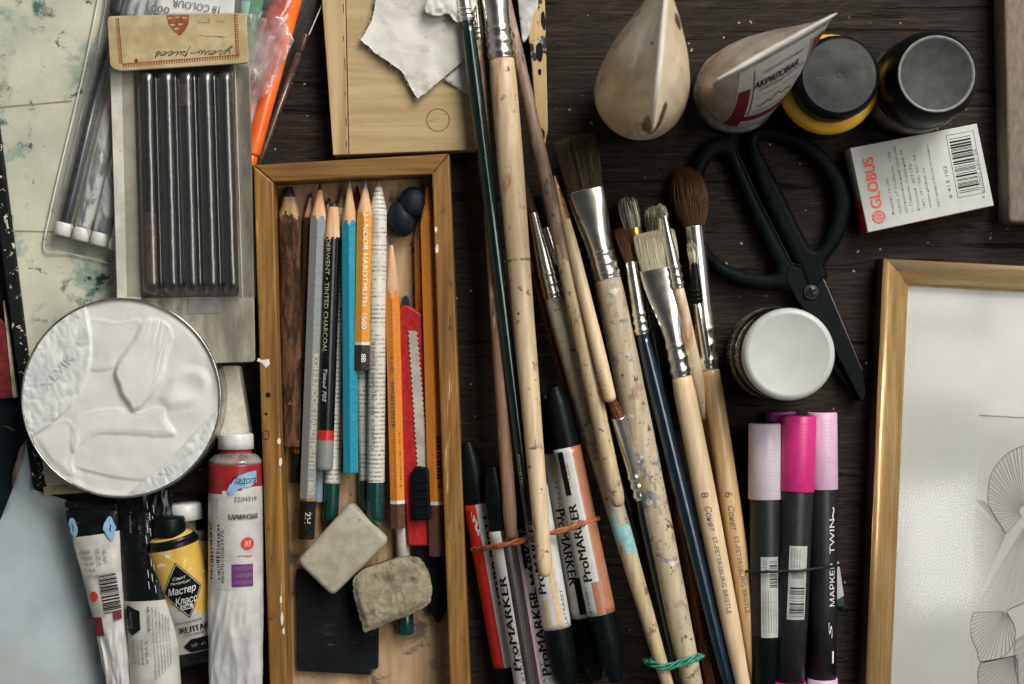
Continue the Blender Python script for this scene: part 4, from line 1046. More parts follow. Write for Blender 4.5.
def lb(R, m, ty):
    f = R.surf(ty(460), 1, .3, 1.4); barcode(m, f, -27, 27, -3, 3, 'ink', 22, 5)
    text(m, R.surf(ty(404), -1, .3, -1.6), '8593539282445', 0, 0, 44, 4.4, 'ink_grey'); text(m, R.surf(ty(364), -1, .3, -1.6), 'ОП 2', 0, 0, 16, 4.2, 'ink_grey')
pencil('orange-yellow pencil with long cone, printed barcode and brown end', (391, 237), (398.5, 528), 23, 23, 7.6, 'p_orange', True, 52, 8, bands=[(500, 503.5, 'ink_white', 'band'), (503.5, 528, 'p_brown', 'end_dip')], label_fn=lb, rough_tip=1.)
simple_pen('drawing_pen', 'grey metal pen with dark teal end passing under the crumbly eraser', 'pen', (402, 524), (406, 634), 12, 12, 6.6, 'steel_blade', [(.80, 1, 8.2, 'p_green', 'end_knob')], None)
def lb(R, m, ty):
    barcode(m, R.surf(ty(462), 1, .3, 4.), -26, 26, -2, 2.5, 'ink', 22, 15)
pencil('orange-yellow pencil against the tray right wall beside the cutter', (427.5, 183), (437.5, 556), 22, 22, 8.4, 'p_orange', True, 34, 4, 'p_tip_red', 'p_orange', bands=[(501, 504.5, 'ink_white', 'band'), (504.5, 556, 'p_brown', 'end_dip')], label_fn=lb)
pencil('second orange pencil lying low between cutter and orange-yellow pencil', (419, 214), (424, 480), 10, 10, 5.5, 'p_orange', True, 22, 4)

# cutter
t = thing('cutter_knife', 'red snap-blade cutter with toothed metal channel and black slider', 'knife', P(415, 430, 4))
mb = MB()
slab(mb, corner([(397.5, 313), (402, 305), (410, 306), (424.5, 316), (431, 470), (443, 546), (408, 546), (403, 470)], 3), 6, 22, 'knife_red', 3)
mb.part('handle', t)
mb = MB(); teeth = []
for k in range(57):
    y = 331 + k * 2.5; x0, x1 = 408 + (y - 328) * .067, 416.5 + (y - 328) * .09; teeth.append((x1 + (1.1 if k % 2 else -1.1), y))
lft = [(408 + (y - 328) * .067 + (.9 if k % 2 else -.9), y) for k, (x, y) in enumerate(teeth)][::-1]
slab(mb, teeth + lft, 20, 23.2, 'steel_blade', .4); mb.part('toothed_channel', t)
mb = MB(); slab(mb, [(401, 306), (402, 298), (406, 295), (410, 300), (411, 308)], 12, 18, 'lead', .8); mb.part('blade_tip', t)
mb = MB(); slab(mb, corner([(411, 472), (416, 466), (428, 468), (429, 472), (431, 520), (412, 521)], 3), 18, 31, 'mk_black', 2.5)
for k in range(5): slab(mb, [(413, 480 + k * 8), (429, 480 + k * 8), (429, 483 + k * 8), (413, 483 + k * 8)], 30, 32, 'mk_black', .6)
mb.part('slider', t)
mb = MB(); slab(mb, corner([(417, 520), (436, 518), (446, 560), (446, 612), (438, 626), (426, 604), (415, 556)], 6), 5, 17, 'mk_black', 3); mb.part('end_shape', t)  # added black shape for the dark stain and shade on the tray floor

# putty lumps
def lump(cpx, z, rx, ry, rz, ang, m, name, label, cat, group=None, seed=1, amp=.08, sub=4):
    bm = bmesh.new(); bmesh.ops.create_icosphere(bm, subdivisions=sub, radius=1); c = P(*cpx, z); ca, sa = math.cos(ang), math.sin(ang)
    for v in bm.verts:
        k = 1 + amp * nz(v.co.x * 1.7, v.co.y * 1.7, v.co.z * 1.7 + seed); x, y, zz = v.co.x * rx * k, v.co.y * ry * k, v.co.z * rz * k
        v.co = Vector((c.x + x * ca - y * sa, c.y + x * sa + y * ca, z + zz))
    mb = MB(); from_bm(mb, bm, m, True); return mb.solo(name, label, cat, group)
lump((401.5, 219), 19, 14, 18, 13, .15, 'navy', 'putty_lump', 'dark navy putty lump, lower of the two, beside the thick newsprint pencil', 'putty', 'navy putty lumps', 1)
lump((413, 203), 21, 14, 16, 12, -.2, 'navy', 'putty_lump', 'dark navy putty lump, upper of the two, near the tray corner', 'putty', 'navy putty lumps', 5)

mb = MB(); slab(mb, corner([(296, 570), (372, 573), (379, 590), (378, 669), (371, 669), (371, 675), (297, 671)], 2), 4, 11, 'blackcase', 1.2)
mb.solo('black_case', 'flat scuffed black square case under the two erasers', 'case')
mb = MB(); bm = bmesh.new()
slab(mb, corner([(350, 502), (389, 541), (332, 597), (296, 562)], 7, 6), 14, 36, 'eraser', 5, 4, True)
mb.solo('eraser', 'smooth beige rounded eraser lying at an angle on the black case', 'eraser', 'erasers in the tray')
mb = MB(); pts = smooth_loop([(357, 574), (384, 563), (408, 558), (421, 562), (430, 580), (430, 602), (414, 613), (388, 623), (366, 632), (361, 622), (356, 604), (353, 588)], 5)
pts = [(p.x + 1.0 * nz(p.x, p.y, 1, .3), p.y + 1.2 * nz(p.x, p.y, 5, .3)) for p in pts]
sheet(mb, pts, lambda x, y: 38 - 5 * (1 - sst(0, 7, sdist(pts, x, y))) + 1.1 * nz(x, y, 3, .35) + .7 * nz(x, y, 6, .8), 18, 'sponge', 2.6)
mb.solo('eraser', 'crumbly speckled half-round eraser covering the teal-ended pen', 'eraser', 'erasers in the tray')

# ================================================================== pine board, cotton, painted stick
t = thing('pine_board', 'pale pine box lid with finger notch, above the wooden tray', 'board', P(400, 70, 0))
ZB = 24.
mb = MB(); slab(mb, [(345, -40), (474, -40), (478, 149.5), (349, 154.5)], 2, ZB, 'pine', .8)
for r, w_, m_ in ((12, .42, 'h_dull'), (11.2, .5, 'groove_and_shade'), (8.6, .4, 'h_dull')): tube(mb, [P(438 + r * math.cos(k * PI / 24), 120 + r * math.sin(k * PI / 24), ZB - .25) for k in range(48)], w_, m_, 6, True)
tube(mb, smooth_path([P(434 + 5 * math.sin(k * 1.7), 117 + k * 1.3, ZB - .1) for k in range(6)]), .35, 'pine_edge', 5)
mb.part('panel', t)
mb = MB(); slab(mb, [(319, -40), (344.2, -40), (348.2, 154.5), (333, 155)], 0, ZB + 1.5, 'pine_edge', .8)
for y0, ln, o_ in ((4, 9, 0), (36, 5, -.8), (58, 12, .2), (92, 4, -.5), (118, 8, .1), (141, 6, -.3)):
    xa = 342.6 + y0 * .026 + o_; slab(mb, [(xa, y0), (xa + .9, y0), (xa + 1.1 + ln * .026, y0 + ln), (xa + .4 + ln * .026, y0 + ln)], ZB + 1.2, ZB + 1.7, 'groove_and_shade', 0)
mb.part('side_rail', t)
CW0 = [(384, -40), (372, 20), (361, 40), (374, 52), (402, 71), (410, 86), (418, 99), (438, 82), (463, 61), (466, 40), (462, 19), (480, -40)]
CW = []
for i_, p_ in enumerate(CW0):                      # torn, slightly ragged outline
    q_ = CW0[(i_ + 1) % len(CW0)]; m_ = max(1, int(math.hypot(q_[0] - p_[0], q_[1] - p_[1]) / 4))
    for k_ in range(m_):
        x_, y_ = p_[0] + (q_[0] - p_[0]) * k_ / m_, p_[1] + (q_[1] - p_[1]) * k_ / m_
        CW.append((x_ + 1.1 * nz(x_, y_, 1, .25), y_ + 1.1 * nz(x_, y_, 5, .25)))
def fringe(mb, pts, zf, n, sd):
    r_ = random.Random(sd)
    for i_ in range(n):
        p_ = pts[r_.randrange(len(pts))]; a_ = r_.uniform(0, 2 * PI); l_ = r_.uniform(1.5, 4.5); x_, y_ = p_[0], p_[1]; z_ = zf(x_, y_) - r_.uniform(.3, 2.6)
        tube(mb, [P(x_, y_, z_), P(x_ + l_ * .5 * math.cos(a_), y_ + l_ * .5 * math.sin(a_), z_ + .4), P(x_ + l_ * math.cos(a_ + .5), y_ + l_ * math.sin(a_ + .5), z_)], .16, 'cotton', 4)
cz_ = lambda x, y: ZB + 7 + 2.2 * nz(x, y, 2, .035) + .7 * nz(x, y, 6, .13) + 13 * sst(20, -6, y) * sst(425, 455, x) * (.7 + .5 * nz(x, y, 1, .09))
mb = MB(); fringe(mb, [p_ for p_ in CW if p_[1] > -15], cz_, 260, 3); sheet(mb, CW, lambda x, y: ZB + 7 + 2.2 * nz(x, y, 2, .035) + .7 * nz(x, y, 6, .13) + 13 * sst(20, -6, y) * sst(425, 455, x) * (.7 + .5 * nz(x, y, 1, .09)), 3.5, 'cotton', 4.5)
mb.solo('cotton_cloth', 'large white cotton cloth with pointed corner on the pine board', 'cloth', 'white cotton cloths')
mb = MB(); sheet(mb, [(444, 80), (466, 60), (484, 58), (488, 96), (466, 93)], lambda x, y: ZB + 3.4 + 1.0 * nz(x, y, 3, .06), 2.5, 'cotton', 4.5)
mb.solo('cotton_cloth', 'small stained cotton scrap tucked under the green brush handle', 'cloth', 'white cotton cloths')
mb = MB(); sheet(mb, smooth_loop([(424, 10), (432, -8), (450, -30), (484, -34), (476, 4), (466, 18), (456, 22), (448, 13), (438, 16)], 3), lambda x, y: ZB + 17 + 5 * abs(nz(x, y, 2, .08)) + 3 * nz(x, y, 6, .17), 3, 'cotton', 3)
mb.solo('cotton_cloth', 'crumpled white cotton wad at the top beside the green handle ferrule', 'cloth', 'white cotton cloths')
t = thing('painted_stick', 'flat wooden stick with black paint spots behind the brush handles', 'stick', P(536, 70, 0))
mb = MB(); slab(mb, corner([(519, -40), (544, -40), (548, 130), (545, 145), (538, 144), (531, 60)], 3), 6, 12, 'h_palette', 1.5); 
for pts in ([(541.5, 13), (544, 12), (545.5, 22), (545, 30), (543.4, 29), (541, 22)], [(536, 46), (541, 43), (543, 52), (541, 62), (537, 58)], [(538, 70), (541, 69), (541, 75), (538.5, 74)], [(541, 128), (544.5, 132), (544, 141), (542, 138)]):
    sl = [(q.x, q.y) for q in smooth_loop(pts, 3)]; slab(mb, sl, 11.5, 12.3, 'ink', 0)
mb.part('stick', t)
mb = MB(); sheet(mb, smooth_loop([(516, -40), (538, -40), (538, 4), (533, 16), (529, 34), (523, 42), (520, 20)], 3), lambda x, y: 14 + 2 * nz(x, y, 2, .09), 2.5, 'smear', 4); mb.part('paint_smear', t)

# ================================================================== brushes
GB = 'paintbrushes in the loose bundle'
def strands(mb, F, T, s, n, wF, hF, wT, hT, N, mats, dome=.15, bulge=0., seed=1, th=.42, jit=.13, curl=.07):
    r = random.Random(seed); d = T - F; Lh = d.length; dn = d / Lh
    for i in range(N):
        while True:
            a, b = r.uniform(-1, 1), r.uniform(-1, 1)
            if a * a + b * b <= 1: break
        rad = a * a + b * b; Ls = Lh * (1 - dome * rad - r.random() * jit)
        p0 = F + s * a * wF + n * b * hF
        k1 = 1 + bulge; cx, cz = r.uniform(-1, 1) * curl * Lh * .5, r.uniform(-1, 1) * curl * Lh * .5
        pts = []
        for q in (0, .3, .6, .82, 1.):
            e = q; w = wF + (wT - wF) * e + bulge * wF * math.sin(PI * min(1, q * .95)); h = hF + (hT - hF) * e + bulge * hF * math.sin(PI * min(1, q * .95))
            pts.append(F + dn * Ls * q + s * (a * w + cx * q * q) + n * (b * h + cz * q * q))
        V = []
        for q, p in enumerate(pts):
            tt = th * (1, 1, .95, .8, .35)[q]
            V += [p + s * tt, p - s * tt * .5 + n * tt * .87, p - s * tt * .5 - n * tt * .87]
        Fc = [(3 * q + j, 3 * q + (j + 1) % 3, 3 * q + 3 + (j + 1) % 3, 3 * q + 3 + j) for q in range(4) for j in range(3)] + [(12, 13, 14)]
        mb.add(V, Fc, mats[r.randrange(len(mats))], True)

def brush(label, hand, hr, hm, ferr=None, fw=None, fm='steel', hairs=None, hm2=None, name='paintbrush', inscribe=None, bandsfn=None, bump=0.):
    """hand: (px,py,z) start -> end; hr: [(frac, r px)]; ferr: mouth (px,py,z); fw: (w,h) at mouth;
       hairs: (tip, wT, hT, N, mats, dome, bulge, th)"""
    H, E = P(*hand[0]), P(*hand[1]); o = thing(name, label, 'paintbrush', Vector(((H.x + E.x) / 2, (H.y + E.y) / 2, 0)), GB)
    Lh = (E - H).length; keys = [(f_ * Lh, r) for f_, r in hr]
    # smooth profile
    ts = []
    for (a0, r0), (a1, r1) in zip(keys, keys[1:]):
        m_ = max(2, int((a1 - a0) / 14))
        for k in range(m_): q = k / m_; ts.append((a0 + (a1 - a0) * q, r0 + (r1 - r0) * (q * q * (3 - 2 * q) * .6 + q * .4)))
    ts.append(keys[-1]); rE = ts[-1][1]
    ts = ts[:-1] + [(Lh - rE * .7, rE), (Lh - rE * .25, rE * .8), (Lh, rE * .3)] if rE > 1 else ts
    ts = sorted(ts)
    R = Rod(H, E, ts); mb = MB(); mbs = {}
    def pk(q, a):
        if bandsfn:
            m_ = bandsfn(q / Lh, a)
            if m_: return (mb, m_, True)
        return (mb, hm, True)
    R.emit(pk, 24, disp=(lambda q, a, p: Vector((bump * nz(q * .03, hand[0][0], 2), 0, bump * nz(q * .12, math.cos(a) * 2, math.sin(a) * 2)))) if bump else None)
    if inscribe: inscribe(R, mb, lambda py: (py - hand[0][1]) / (hand[1][1] - hand[0][1]) * Lh)
    mb.part('handle', o)
    if ferr:
        Fm = P(*ferr); r0 = hr[0][1]; d = (H - Fm); Lf = d.length; w, h = fw
        H2 = H + d / Lf * 2.5; L2 = Lf + 2.5
        rg = []
        for k in range(49):
            q = k / 48
            e = sst(0, .72, q)
            ww, hh = w + (r0 + .6 - w) * e, h + (r0 + .6 - h) * e
            if q > .66:
                bp = 1.15 * math.sin((q - .66) / .34 * PI * 3) ** 4
                ww += bp; hh += bp
            rg.append((q * L2, ww, hh))
        FR = Rod(Fm, H2, dense(rg, 2)); mb = MB()
        FR.emit(lambda q, a: (mb, fm, True), 32); mb.part('ferrule', o)
        if hairs:
            tip, wT, hT, N, mats, dome, bulge, th = hairs
            T = P(*tip); mb = MB(); F0 = Fm + d / Lf * 3
            strands(mb, F0, T, FR.s, FR.n, w * .9, h * .86, wT, hT, N, mats, dome, bulge, N + int(tip[0]), th)
            dd = T - F0; Lc = dd.length
            cl = .72 if bulge > .1 else .92; core = Rod(F0, F0 + dd * cl, [(Lc * cl * k / 8, (w * .9 + (wT - w * .9) * k / 8 + bulge * w * math.sin(PI * k / 8 * .82)) * (.97 - .08 * k / 8) * (1 if k < 6 else .85 if k < 8 else .5), max(.6, (h * .86 + (hT - h * .86) * k / 8 + bulge * h * math.sin(PI * k / 8 * .82)) * (.95 if k < 7 else .5))) for k in range(9)])
            cs = .80 if bulge > .5 else 1.; core.r = [(a_, b_ * cs, c_ * cs) for a_, b_, c_ in core.r]; core.s, core.n = FR.s, FR.n
            core.emit(lambda q, a: (mb, mats[0], True), 20); mb.part('bristles', o)
    return o

# --- left half: long handles crossing the pine board
brush('pinkish brown stained handle crossing from top to the grey handles', ((503, -14, 26), (619, 507, 66)), [(0, 4.6), (.12, 5.6), (.45, 7.2), (.8, 8), (.97, 7.4), (1, 6)], 'h_mauve', bump=.5, bandsfn=lambda q, a: 'h_dull' if q > .56 + .05 * math.sin(a * 2 + 1) + .02 * math.sin(a * 5) else None,
      ferr=(494, -56, 26), fw=(6, 5), hairs=((488, -90, 26), 4, 3, 60, ['b_dark'], .2, 0, .5))
brush('thin worn brown handle passing beneath the dark green handle', ((478.5, 38, 31), (511.5, 539, 54)), [(0, 4.4), (.25, 5.6), (.6, 6.6), (.95, 6.8), (1, 5.4)], 'h_brown',
      ferr=(475, -4, 30), fw=(4.6, 4.4), hairs=((472, -40, 30), 4, 3, 60, ['b_cream'], .2, 0, .5))
brush('long glossy dark green handle with silver ferrule at the top', ((467, 19, 40), (530, 524, 60)), [(0, 6.5), (.12, 7.2), (.5, 6.4), (.9, 5.6), (1, 4.6)], 'h_green',
      ferr=(461, -20, 39), fw=(6.6, 6.4), hairs=((457, -60, 38), 6, 5, 80, ['b_cream'], .2, 0, .5), inscribe=lambda R, m, ty: text(m, R.surf(ty(470), 1, .3, -.5), 'SYNTHETIC', 0, 0, 30, 2.4, 'ink_gold'))
def bn(q, a): return 'h_brown' if abs(q - .397) < .004 else None
brush('thick tan handle with wide silver ferrule, longest in the bundle', ((501.5, 57, 42), (545.5, 577, 78)), [(0, 12), (.05, 13), (.2, 12.8), (.39, 11.4), (.4, 10.9), (.55, 10.2), (.8, 8.6), (.97, 7.4), (1, 6)], 'h_tan', bandsfn=bn,
      ferr=(491, -42, 41), fw=(15, 9), hairs=((486, -90, 40), 14, 6, 120, ['b_cream'], .1, 0, .5))
# --- centre
brush('grey paint-smeared handle with turquoise patch and dark pointed hair', ((552.5, 296, 30), (669, 690, 46)), [(0, 8.8), (.08, 10.2), (.3, 10.4), (.55, 9.4), (.8, 7.6), (1, 6)], 'h_grey', bump=.3,
      bandsfn=lambda q, a: ('h_turq' if .585 < q - .02 * math.sin(a * 2) - .008 * math.sin(a * 5) < .655 and math.sin(a) > -.3 else 'h_dull' if q > .66 else None),
      ferr=(533, 213, 28), fw=(5.2, 4.6), hairs=((520, 172, 27), 2, 1.6, 220, ['b_dark', 'b_sable'], .2, .12, .45),
      inscribe=lambda R, m, ty: text(m, R.surf(ty(412), 1, .35, .1), 'Synth', 0, 0, 34, 6, 'ink_soft', shear=.4))
brush('thin dark handle with small silver ferrule behind the grey handle', ((556.5, 262, 18), (640, 545, 18)), [(0, 4.2), (.3, 5), (1, 4)], 'h_black',
      ferr=(545, 228, 18), fw=(5, 4), hairs=((537, 192, 18), 4.5, 2.6, 160, ['b_dark'], .15, .1, .45))
brush('very thin dark brown handle between the tan and grey handles', ((533, 270, 14), (590, 480, 12)), [(0, 2.4), (.3, 3), (1, 3)], 'h_red', ferr=(528, 252, 14), fw=(2.2, 2), fm='gold_metal')
brush('slim tan handle with pointed top and striped print near its end', ((555, 176, 42), (611, 402, 70)), [(0, 1.4), (.12, 3.6), (.35, 5.8), (.8, 6.6), (1, 6)], 'h_paleb',
      bandsfn=lambda q, a: 'gold_metal' if .0 < q < .20 and math.cos(a) > .1 else None,
      inscribe=lambda R, m, ty: [text(m, R.surf(ty(372 + k * 4.4), 1, .3, -.75), 'I', 0, 0, 1.0, 5, 'ink') for k in range(6)])
brush('wide flat brush with dark brown hair and paint-spattered beige handle', ((607, 277, 34), (694, 692, 40)), [(0, 13), (.05, 14), (.3, 14), (.6, 13), (.85, 11.4), (1, 10)], 'h_beige', bump=.35,
      ferr=(585, 190, 31), fw=(19, 6.2), hairs=((574, 134, 30), 19.5, 4, 1500, ['b_brown', 'b_brown', 'b_brown', 'b_dark'], .05, .06, .34),
      inscribe=lambda R, m, ty: [text(m, R.surf(ty(470 + k * 8), 1, .5, 0), 'oooo', 0, (k % 3) * 3 - 3, 9, 2.2, 'ink_soft') for k in range(6)])
brush('small sable brush with long silver ferrule and black handle', ((640, 497, 36), (683, 700, 36)), [(0, 5.6), (.15, 6.4), (.6, 6), (1, 5)], 'h_black',
      ferr=(618.5, 417, 60), fw=(7, 6.6), hairs=((606, 386, 64), 1.2, 1, 320, ['b_sable', 'b_red'], .1, .16, .42))
brush('red-brown varnished handle between beige and dark blue handles', ((662, 420, 16), (716, 700, 18)), [(0, 5), (.3, 8), (.7, 8.4), (1, 8)], 'h_red',
      inscribe=lambda R, m, ty: text(m, R.surf(ty(630), 1, .3, .2), 'SYNTHETICS', 0, 0, 66, 4, 'ink'))
brush('dark blue handled brush with thin silver ferrule and copper tip', ((642, 332, 36), (732, 700, 40)), [(0, 6), (.12, 7.6), (.5, 8), (.8, 7), (1, 6)], 'h_blue',
      ferr=(631, 262, 34), fw=(6, 5), hairs=((621, 226, 33), 7.5, 3, 200, ['b_sable', 'b_red'], .1, .15, .45))
brush('stiff grey-green haired brush with brass ferrule above the copper tip', ((644, 286, 20), (668, 420, 14)), [(0, 4.6), (.4, 5.4), (1, 5)], 'h_black',
      ferr=(633, 228, 22), fw=(8.6, 6), fm='gold_metal', hairs=((626, 196, 23), 9, 5, 300, ['b_grey', 'b_dark', 'b_cream'], .12, .15, .5))
def sonet(num):
    def fn(R, m, ty):
        text(m, R.surf(ty(494), 1, .3, -.1), num, 0, 0, 5.5, 7, 'ink_grey')
        text(m, R.surf(ty(518), 1, .3, -.05), 'Сонет', 0, 0, 25, 6.5, 'ink_grey', shear=.35)
        text(m, R.surf(ty(574), 1, .3, .0), 'ST-PETERSBURG BRISTLE', 0, 0, 76, 4.2, 'ink_grey')
    return fn
brush('flat cream bristle brush with broad silver ferrule and pale handle', ((681, 374, 40), (746, 700, 44)), [(0, 9.6), (.06, 10.8), (.35, 11), (.7, 9.6), (1, 7)], 'h_paleb', inscribe=sonet('8'),
      ferr=(660, 268, 42), fw=(20, 6.5), hairs=((653, 230, 43), 19.5, 5.5, 2600, ['b_cream'], .06, .08, .34))
brush('round cream tipped brush with thin silver ferrule over the flat ferrule', ((678, 286, 50), (706, 420, 20)), [(0, 5.2), (.2, 6), (.6, 6.6), (1, 6)], 'h_tan',
      ferr=(664, 216, 45), fw=(3.6, 3.4), hairs=((659, 203, 44), 5, 3.4, 140, ['b_grey', 'b_cream'], .25, .25, .45))
brush('short round grey bristle brush peeping out above the flat cream bristles', ((658, 262, 20), (688, 420, 12)), [(0, 5), (1, 5)], 'h_tan2',
      ferr=(655, 238, 22), fw=(5, 4.6), hairs=((652, 204, 24), 8, 6, 320, ['b_grey', 'b_cream'], .22, .25, .5))
brush('fat red-brown mop brush with tall silver ferrule and honey handle', ((709, 367, 25), (760, 700, 34)), [(0, 9.4), (.06, 10.4), (.4, 10.6), (.75, 9.4), (1, 7.4)], 'h_tan2', inscribe=sonet('6'),
      ferr=(694, 226, 22), fw=(10, 9.4), hairs=((685, 166, 20), 12, 9, 2800, ['b_red', 'b_sable', 'b_brown'], .15, .80, .28))
brush('tiny white tipped brush lying on the tall silver ferrule', ((697, 300, 40), (718, 425, 20)), [(0, 4.4), (.3, 5), (1, 5)], 'steel',
      ferr=(694, 262, 41), fw=(3.4, 3), fm='mk_black', hairs=((691, 240, 41), 5, 3.4, 140, ['b_cream', 'b_grey'], .25, .3, .45))
brush('slim tan handle in the gap between the two lettered pale handles', ((690, 330, 16), (737, 560, 16)), [(0, 5.5), (.3, 7.5), (1, 7)], 'h_tan2')

# ================================================================== marker pens with white labels
GM = 'lettered twin-tip markers bundled with the terracotta band'
rm = 14.2
def alcohol(label, a, b, z, zb, capA, capB, stripes, texts, r=rm):
    """a,b: label start/end pixels (top, bottom). capA/capB: length of cap beyond, taper. stripes: fn(angle 0..180 left->right in degrees)->mat"""
    A, B = P(*a, z), P(*b, zb); d = (B - A).normalized(); o = thing('marker_pen', label, 'marker', Vector(((A.x + B.x) / 2, (A.y + B.y) / 2, 0)), GM)
    Lm = (B - A).length; R = Rod(A, B, [(0, r), (1, r), (Lm - 1, r), (Lm, r)]); mb = MB()
    def pk(q, ang):
        # ang 0 = picture right (s), 90 = top
        m_ = stripes(180 - math.degrees(ang), q / Lm); return (mb, m_, True)
    R.emit(pk, 72, ts=[Lm * k / 24 for k in range(25)]); 
    for tx in texts: tx(R, mb, lambda py: (py - a[1]) / (b[1] - a[1]) * Lm)
    mb.part('barrel', o)
    for P0, dd, ln, nm in ((A, -d, capA, 'cap'), (B, d, capB, 'cap')):
        if ln:
            q = MB(); Rod(P0 - dd * .01, P0 + dd * ln, dense([(0, r * .985, r * .985), (3, r * .985, r * .985), (ln * .45, r * .95, r * .95), (ln * .72, r * .82, r * .82), (ln * .93, r * .52, r * .52), (ln, r * .40, r * .40)], 4)).emit(lambda t_, a_: (q, 'mk_black', True), 40); q.part(nm, o)
    return o
PM = 'ProMARKER'
def word(py, v, w=84, h=8.8, sign=-1, txt=PM, m='ink', bold=.02):
    return lambda R, mb, ty: text(mb, R.surf(ty(py), sign, .3, v), txt, 0, 0, w, h, m, bold=bold, cuts=3)
def bar(py0, py1, v0, v1, m):
    return lambda R, mb, ty: rect(mb, R.surf(ty(py0), 1, .28, 0), 0, ty(py1) - ty(py0), v0, v1, m, 2, 5)
def swirl(R, mb, ty):
    f_ = R.surf(ty(520), 1, .3, -.25)
    for k in range(3): text(mb, f_, ('S', '~', 'S')[k], -4 + 7 * k, 1.4 * k - 3, 13, 4, 'ink_white', shear=.3, bold=.01)
alcohol('lettered marker with red stripe, leftmost in the banded bundle', (478, 503), (507, 665), 15, 15, 62, 60, lambda g, q: 'mk_red' if 0 <= g < 80 else 'white_gloss',
        [word(560, .5, 88, 8.6, 1), swirl, word(598, .95, 40, 3, -1, 'PERMANENT', 'ink_soft', 0)])
alcohol('lettered marker with umber stripe and painted mauve highlight beside the red one', (503, 529), (534, 716), 37, 37, 62, 40, lambda g, q: 'white_gloss' if g < 78 or g > 185 else 'mk_umber' if g < 140 else 'mk_highlight',
        [word(620, -.62, 92, 8.6, -1), word(660, -.25, 44, 3, -1, 'LETRASET', 'ink_grey', 0)])
alcohol('low white lettered marker with black name bar under the green handle', (523, 527), (557, 720), 15, 15, 55, 40, lambda g, q: 'white_gloss',
        [word(565, .15, 80, 8.6, -1), word(630, -.1, 84, 8.6, -1), bar(530, 566, -8, -2, 'ink'), word(680, -.35, 44, 3.4, -1, 'LETRASET', 'ink_grey', 0)])
alcohol('lettered marker with tan stripes and black cap below the tan handle tip', (533, 486), (557, 627), 38, 36, 58, 64, lambda g, q: 'mk_tan' if 92 < g < 120 else 'white_gloss',
        [word(552, -.62, 76, 8.8, -1), bar(596, 624, -9.5, -4.5, 'mk_tan'), word(606, .75, 34, 3.4, -1, 'LETRASET', 'ink_grey', 0)])
alcohol('low white and maroon lettered marker between tan and peach markers', (554, 452), (584, 616), 14, 14, 58, 64, lambda g, q: 'mk_maroon' if g > 128 else 'white_gloss',
        [word(500, -.25, 40, 3.4, 1, 'LETRASET', 'ink_grey', 0), word(545, -.35, 76, 8.8, 1), word(576, .35, 40, 2.6, -1, 'permanent', 'ink_soft', 0), bar(576, 612, -4, 3, 'ink')])
alcohol('lettered marker with broad peach stripe, rightmost in the banded bundle', (566.5, 447), (601.5, 613), 38, 40, 60, 68, lambda g, q: 'mk_peach' if g > 104 else 'white_gloss',
        [word(540, -.5, 76, 9.2, -1), bar(450, 493, -11, -5, 'ink'), bar(580, 612, -4, 4, 'mk_peach'), word(598, -.85, 30, 3.4, -1, 'LETRASET', 'ink_grey', 0), word(470, -.28, 16, 3.4, -1, 'Coral', 'mk_peach', 0)], r=14.0)

def loop_band(name, label, path, r, m, twist=0, strandsN=1, amp=1.6, group=None):
    """closed elastic loop; path: world points"""
    mb = MB(); pts = smooth_loop(path, 10); N = len(pts)
    for k in range(strandsN):
        q = []
        for i, p in enumerate(pts):
            ph = twist * 2 * PI * i / N + 2 * PI * k / strandsN
            dirv = (pts[(i + 1) % N] - pts[i - 1]).normalized(); s = dirv.cross(Z if abs(dirv.z) < .9 else Vector((0, 1, 0))).normalized(); n_ = s.cross(dirv)
            q.append(p + s * amp * math.cos(ph) + n_ * amp * .55 * math.sin(ph) + s * .5 * nz(i * .3, k, 1))
        tube(mb, q, r, m, 7, True)
    return mb.solo(name, label, 'rubber band')
loop_band('rubber_band', 'twisted terracotta rubber band round the lettered markers', [P(473, 549, 16), P(479, 549, 29), P(503, 545, 53.5), P(536, 537, 55.5), P(570, 528, 56), P(583, 523, 54), P(596, 519, 42), P(596, 519, 22), P(580, 523, 2), P(530, 536, 1.8), P(482, 548, 1.8)], 1.75, 'band_terra', 9, 2, 1.5)
loop_band('rubber_band', 'green rubber band round the lower brush handles', [P(645, 660, 34), P(652, 664, 50), P(666, 667, 55), P(680, 663, 53.5), P(692, 659, 52), P(700, 656, 40), P(699, 657, 28), P(680, 661, 25), P(655, 661, 26)], 1.2, 'band_green', 3, 4, 2.6)
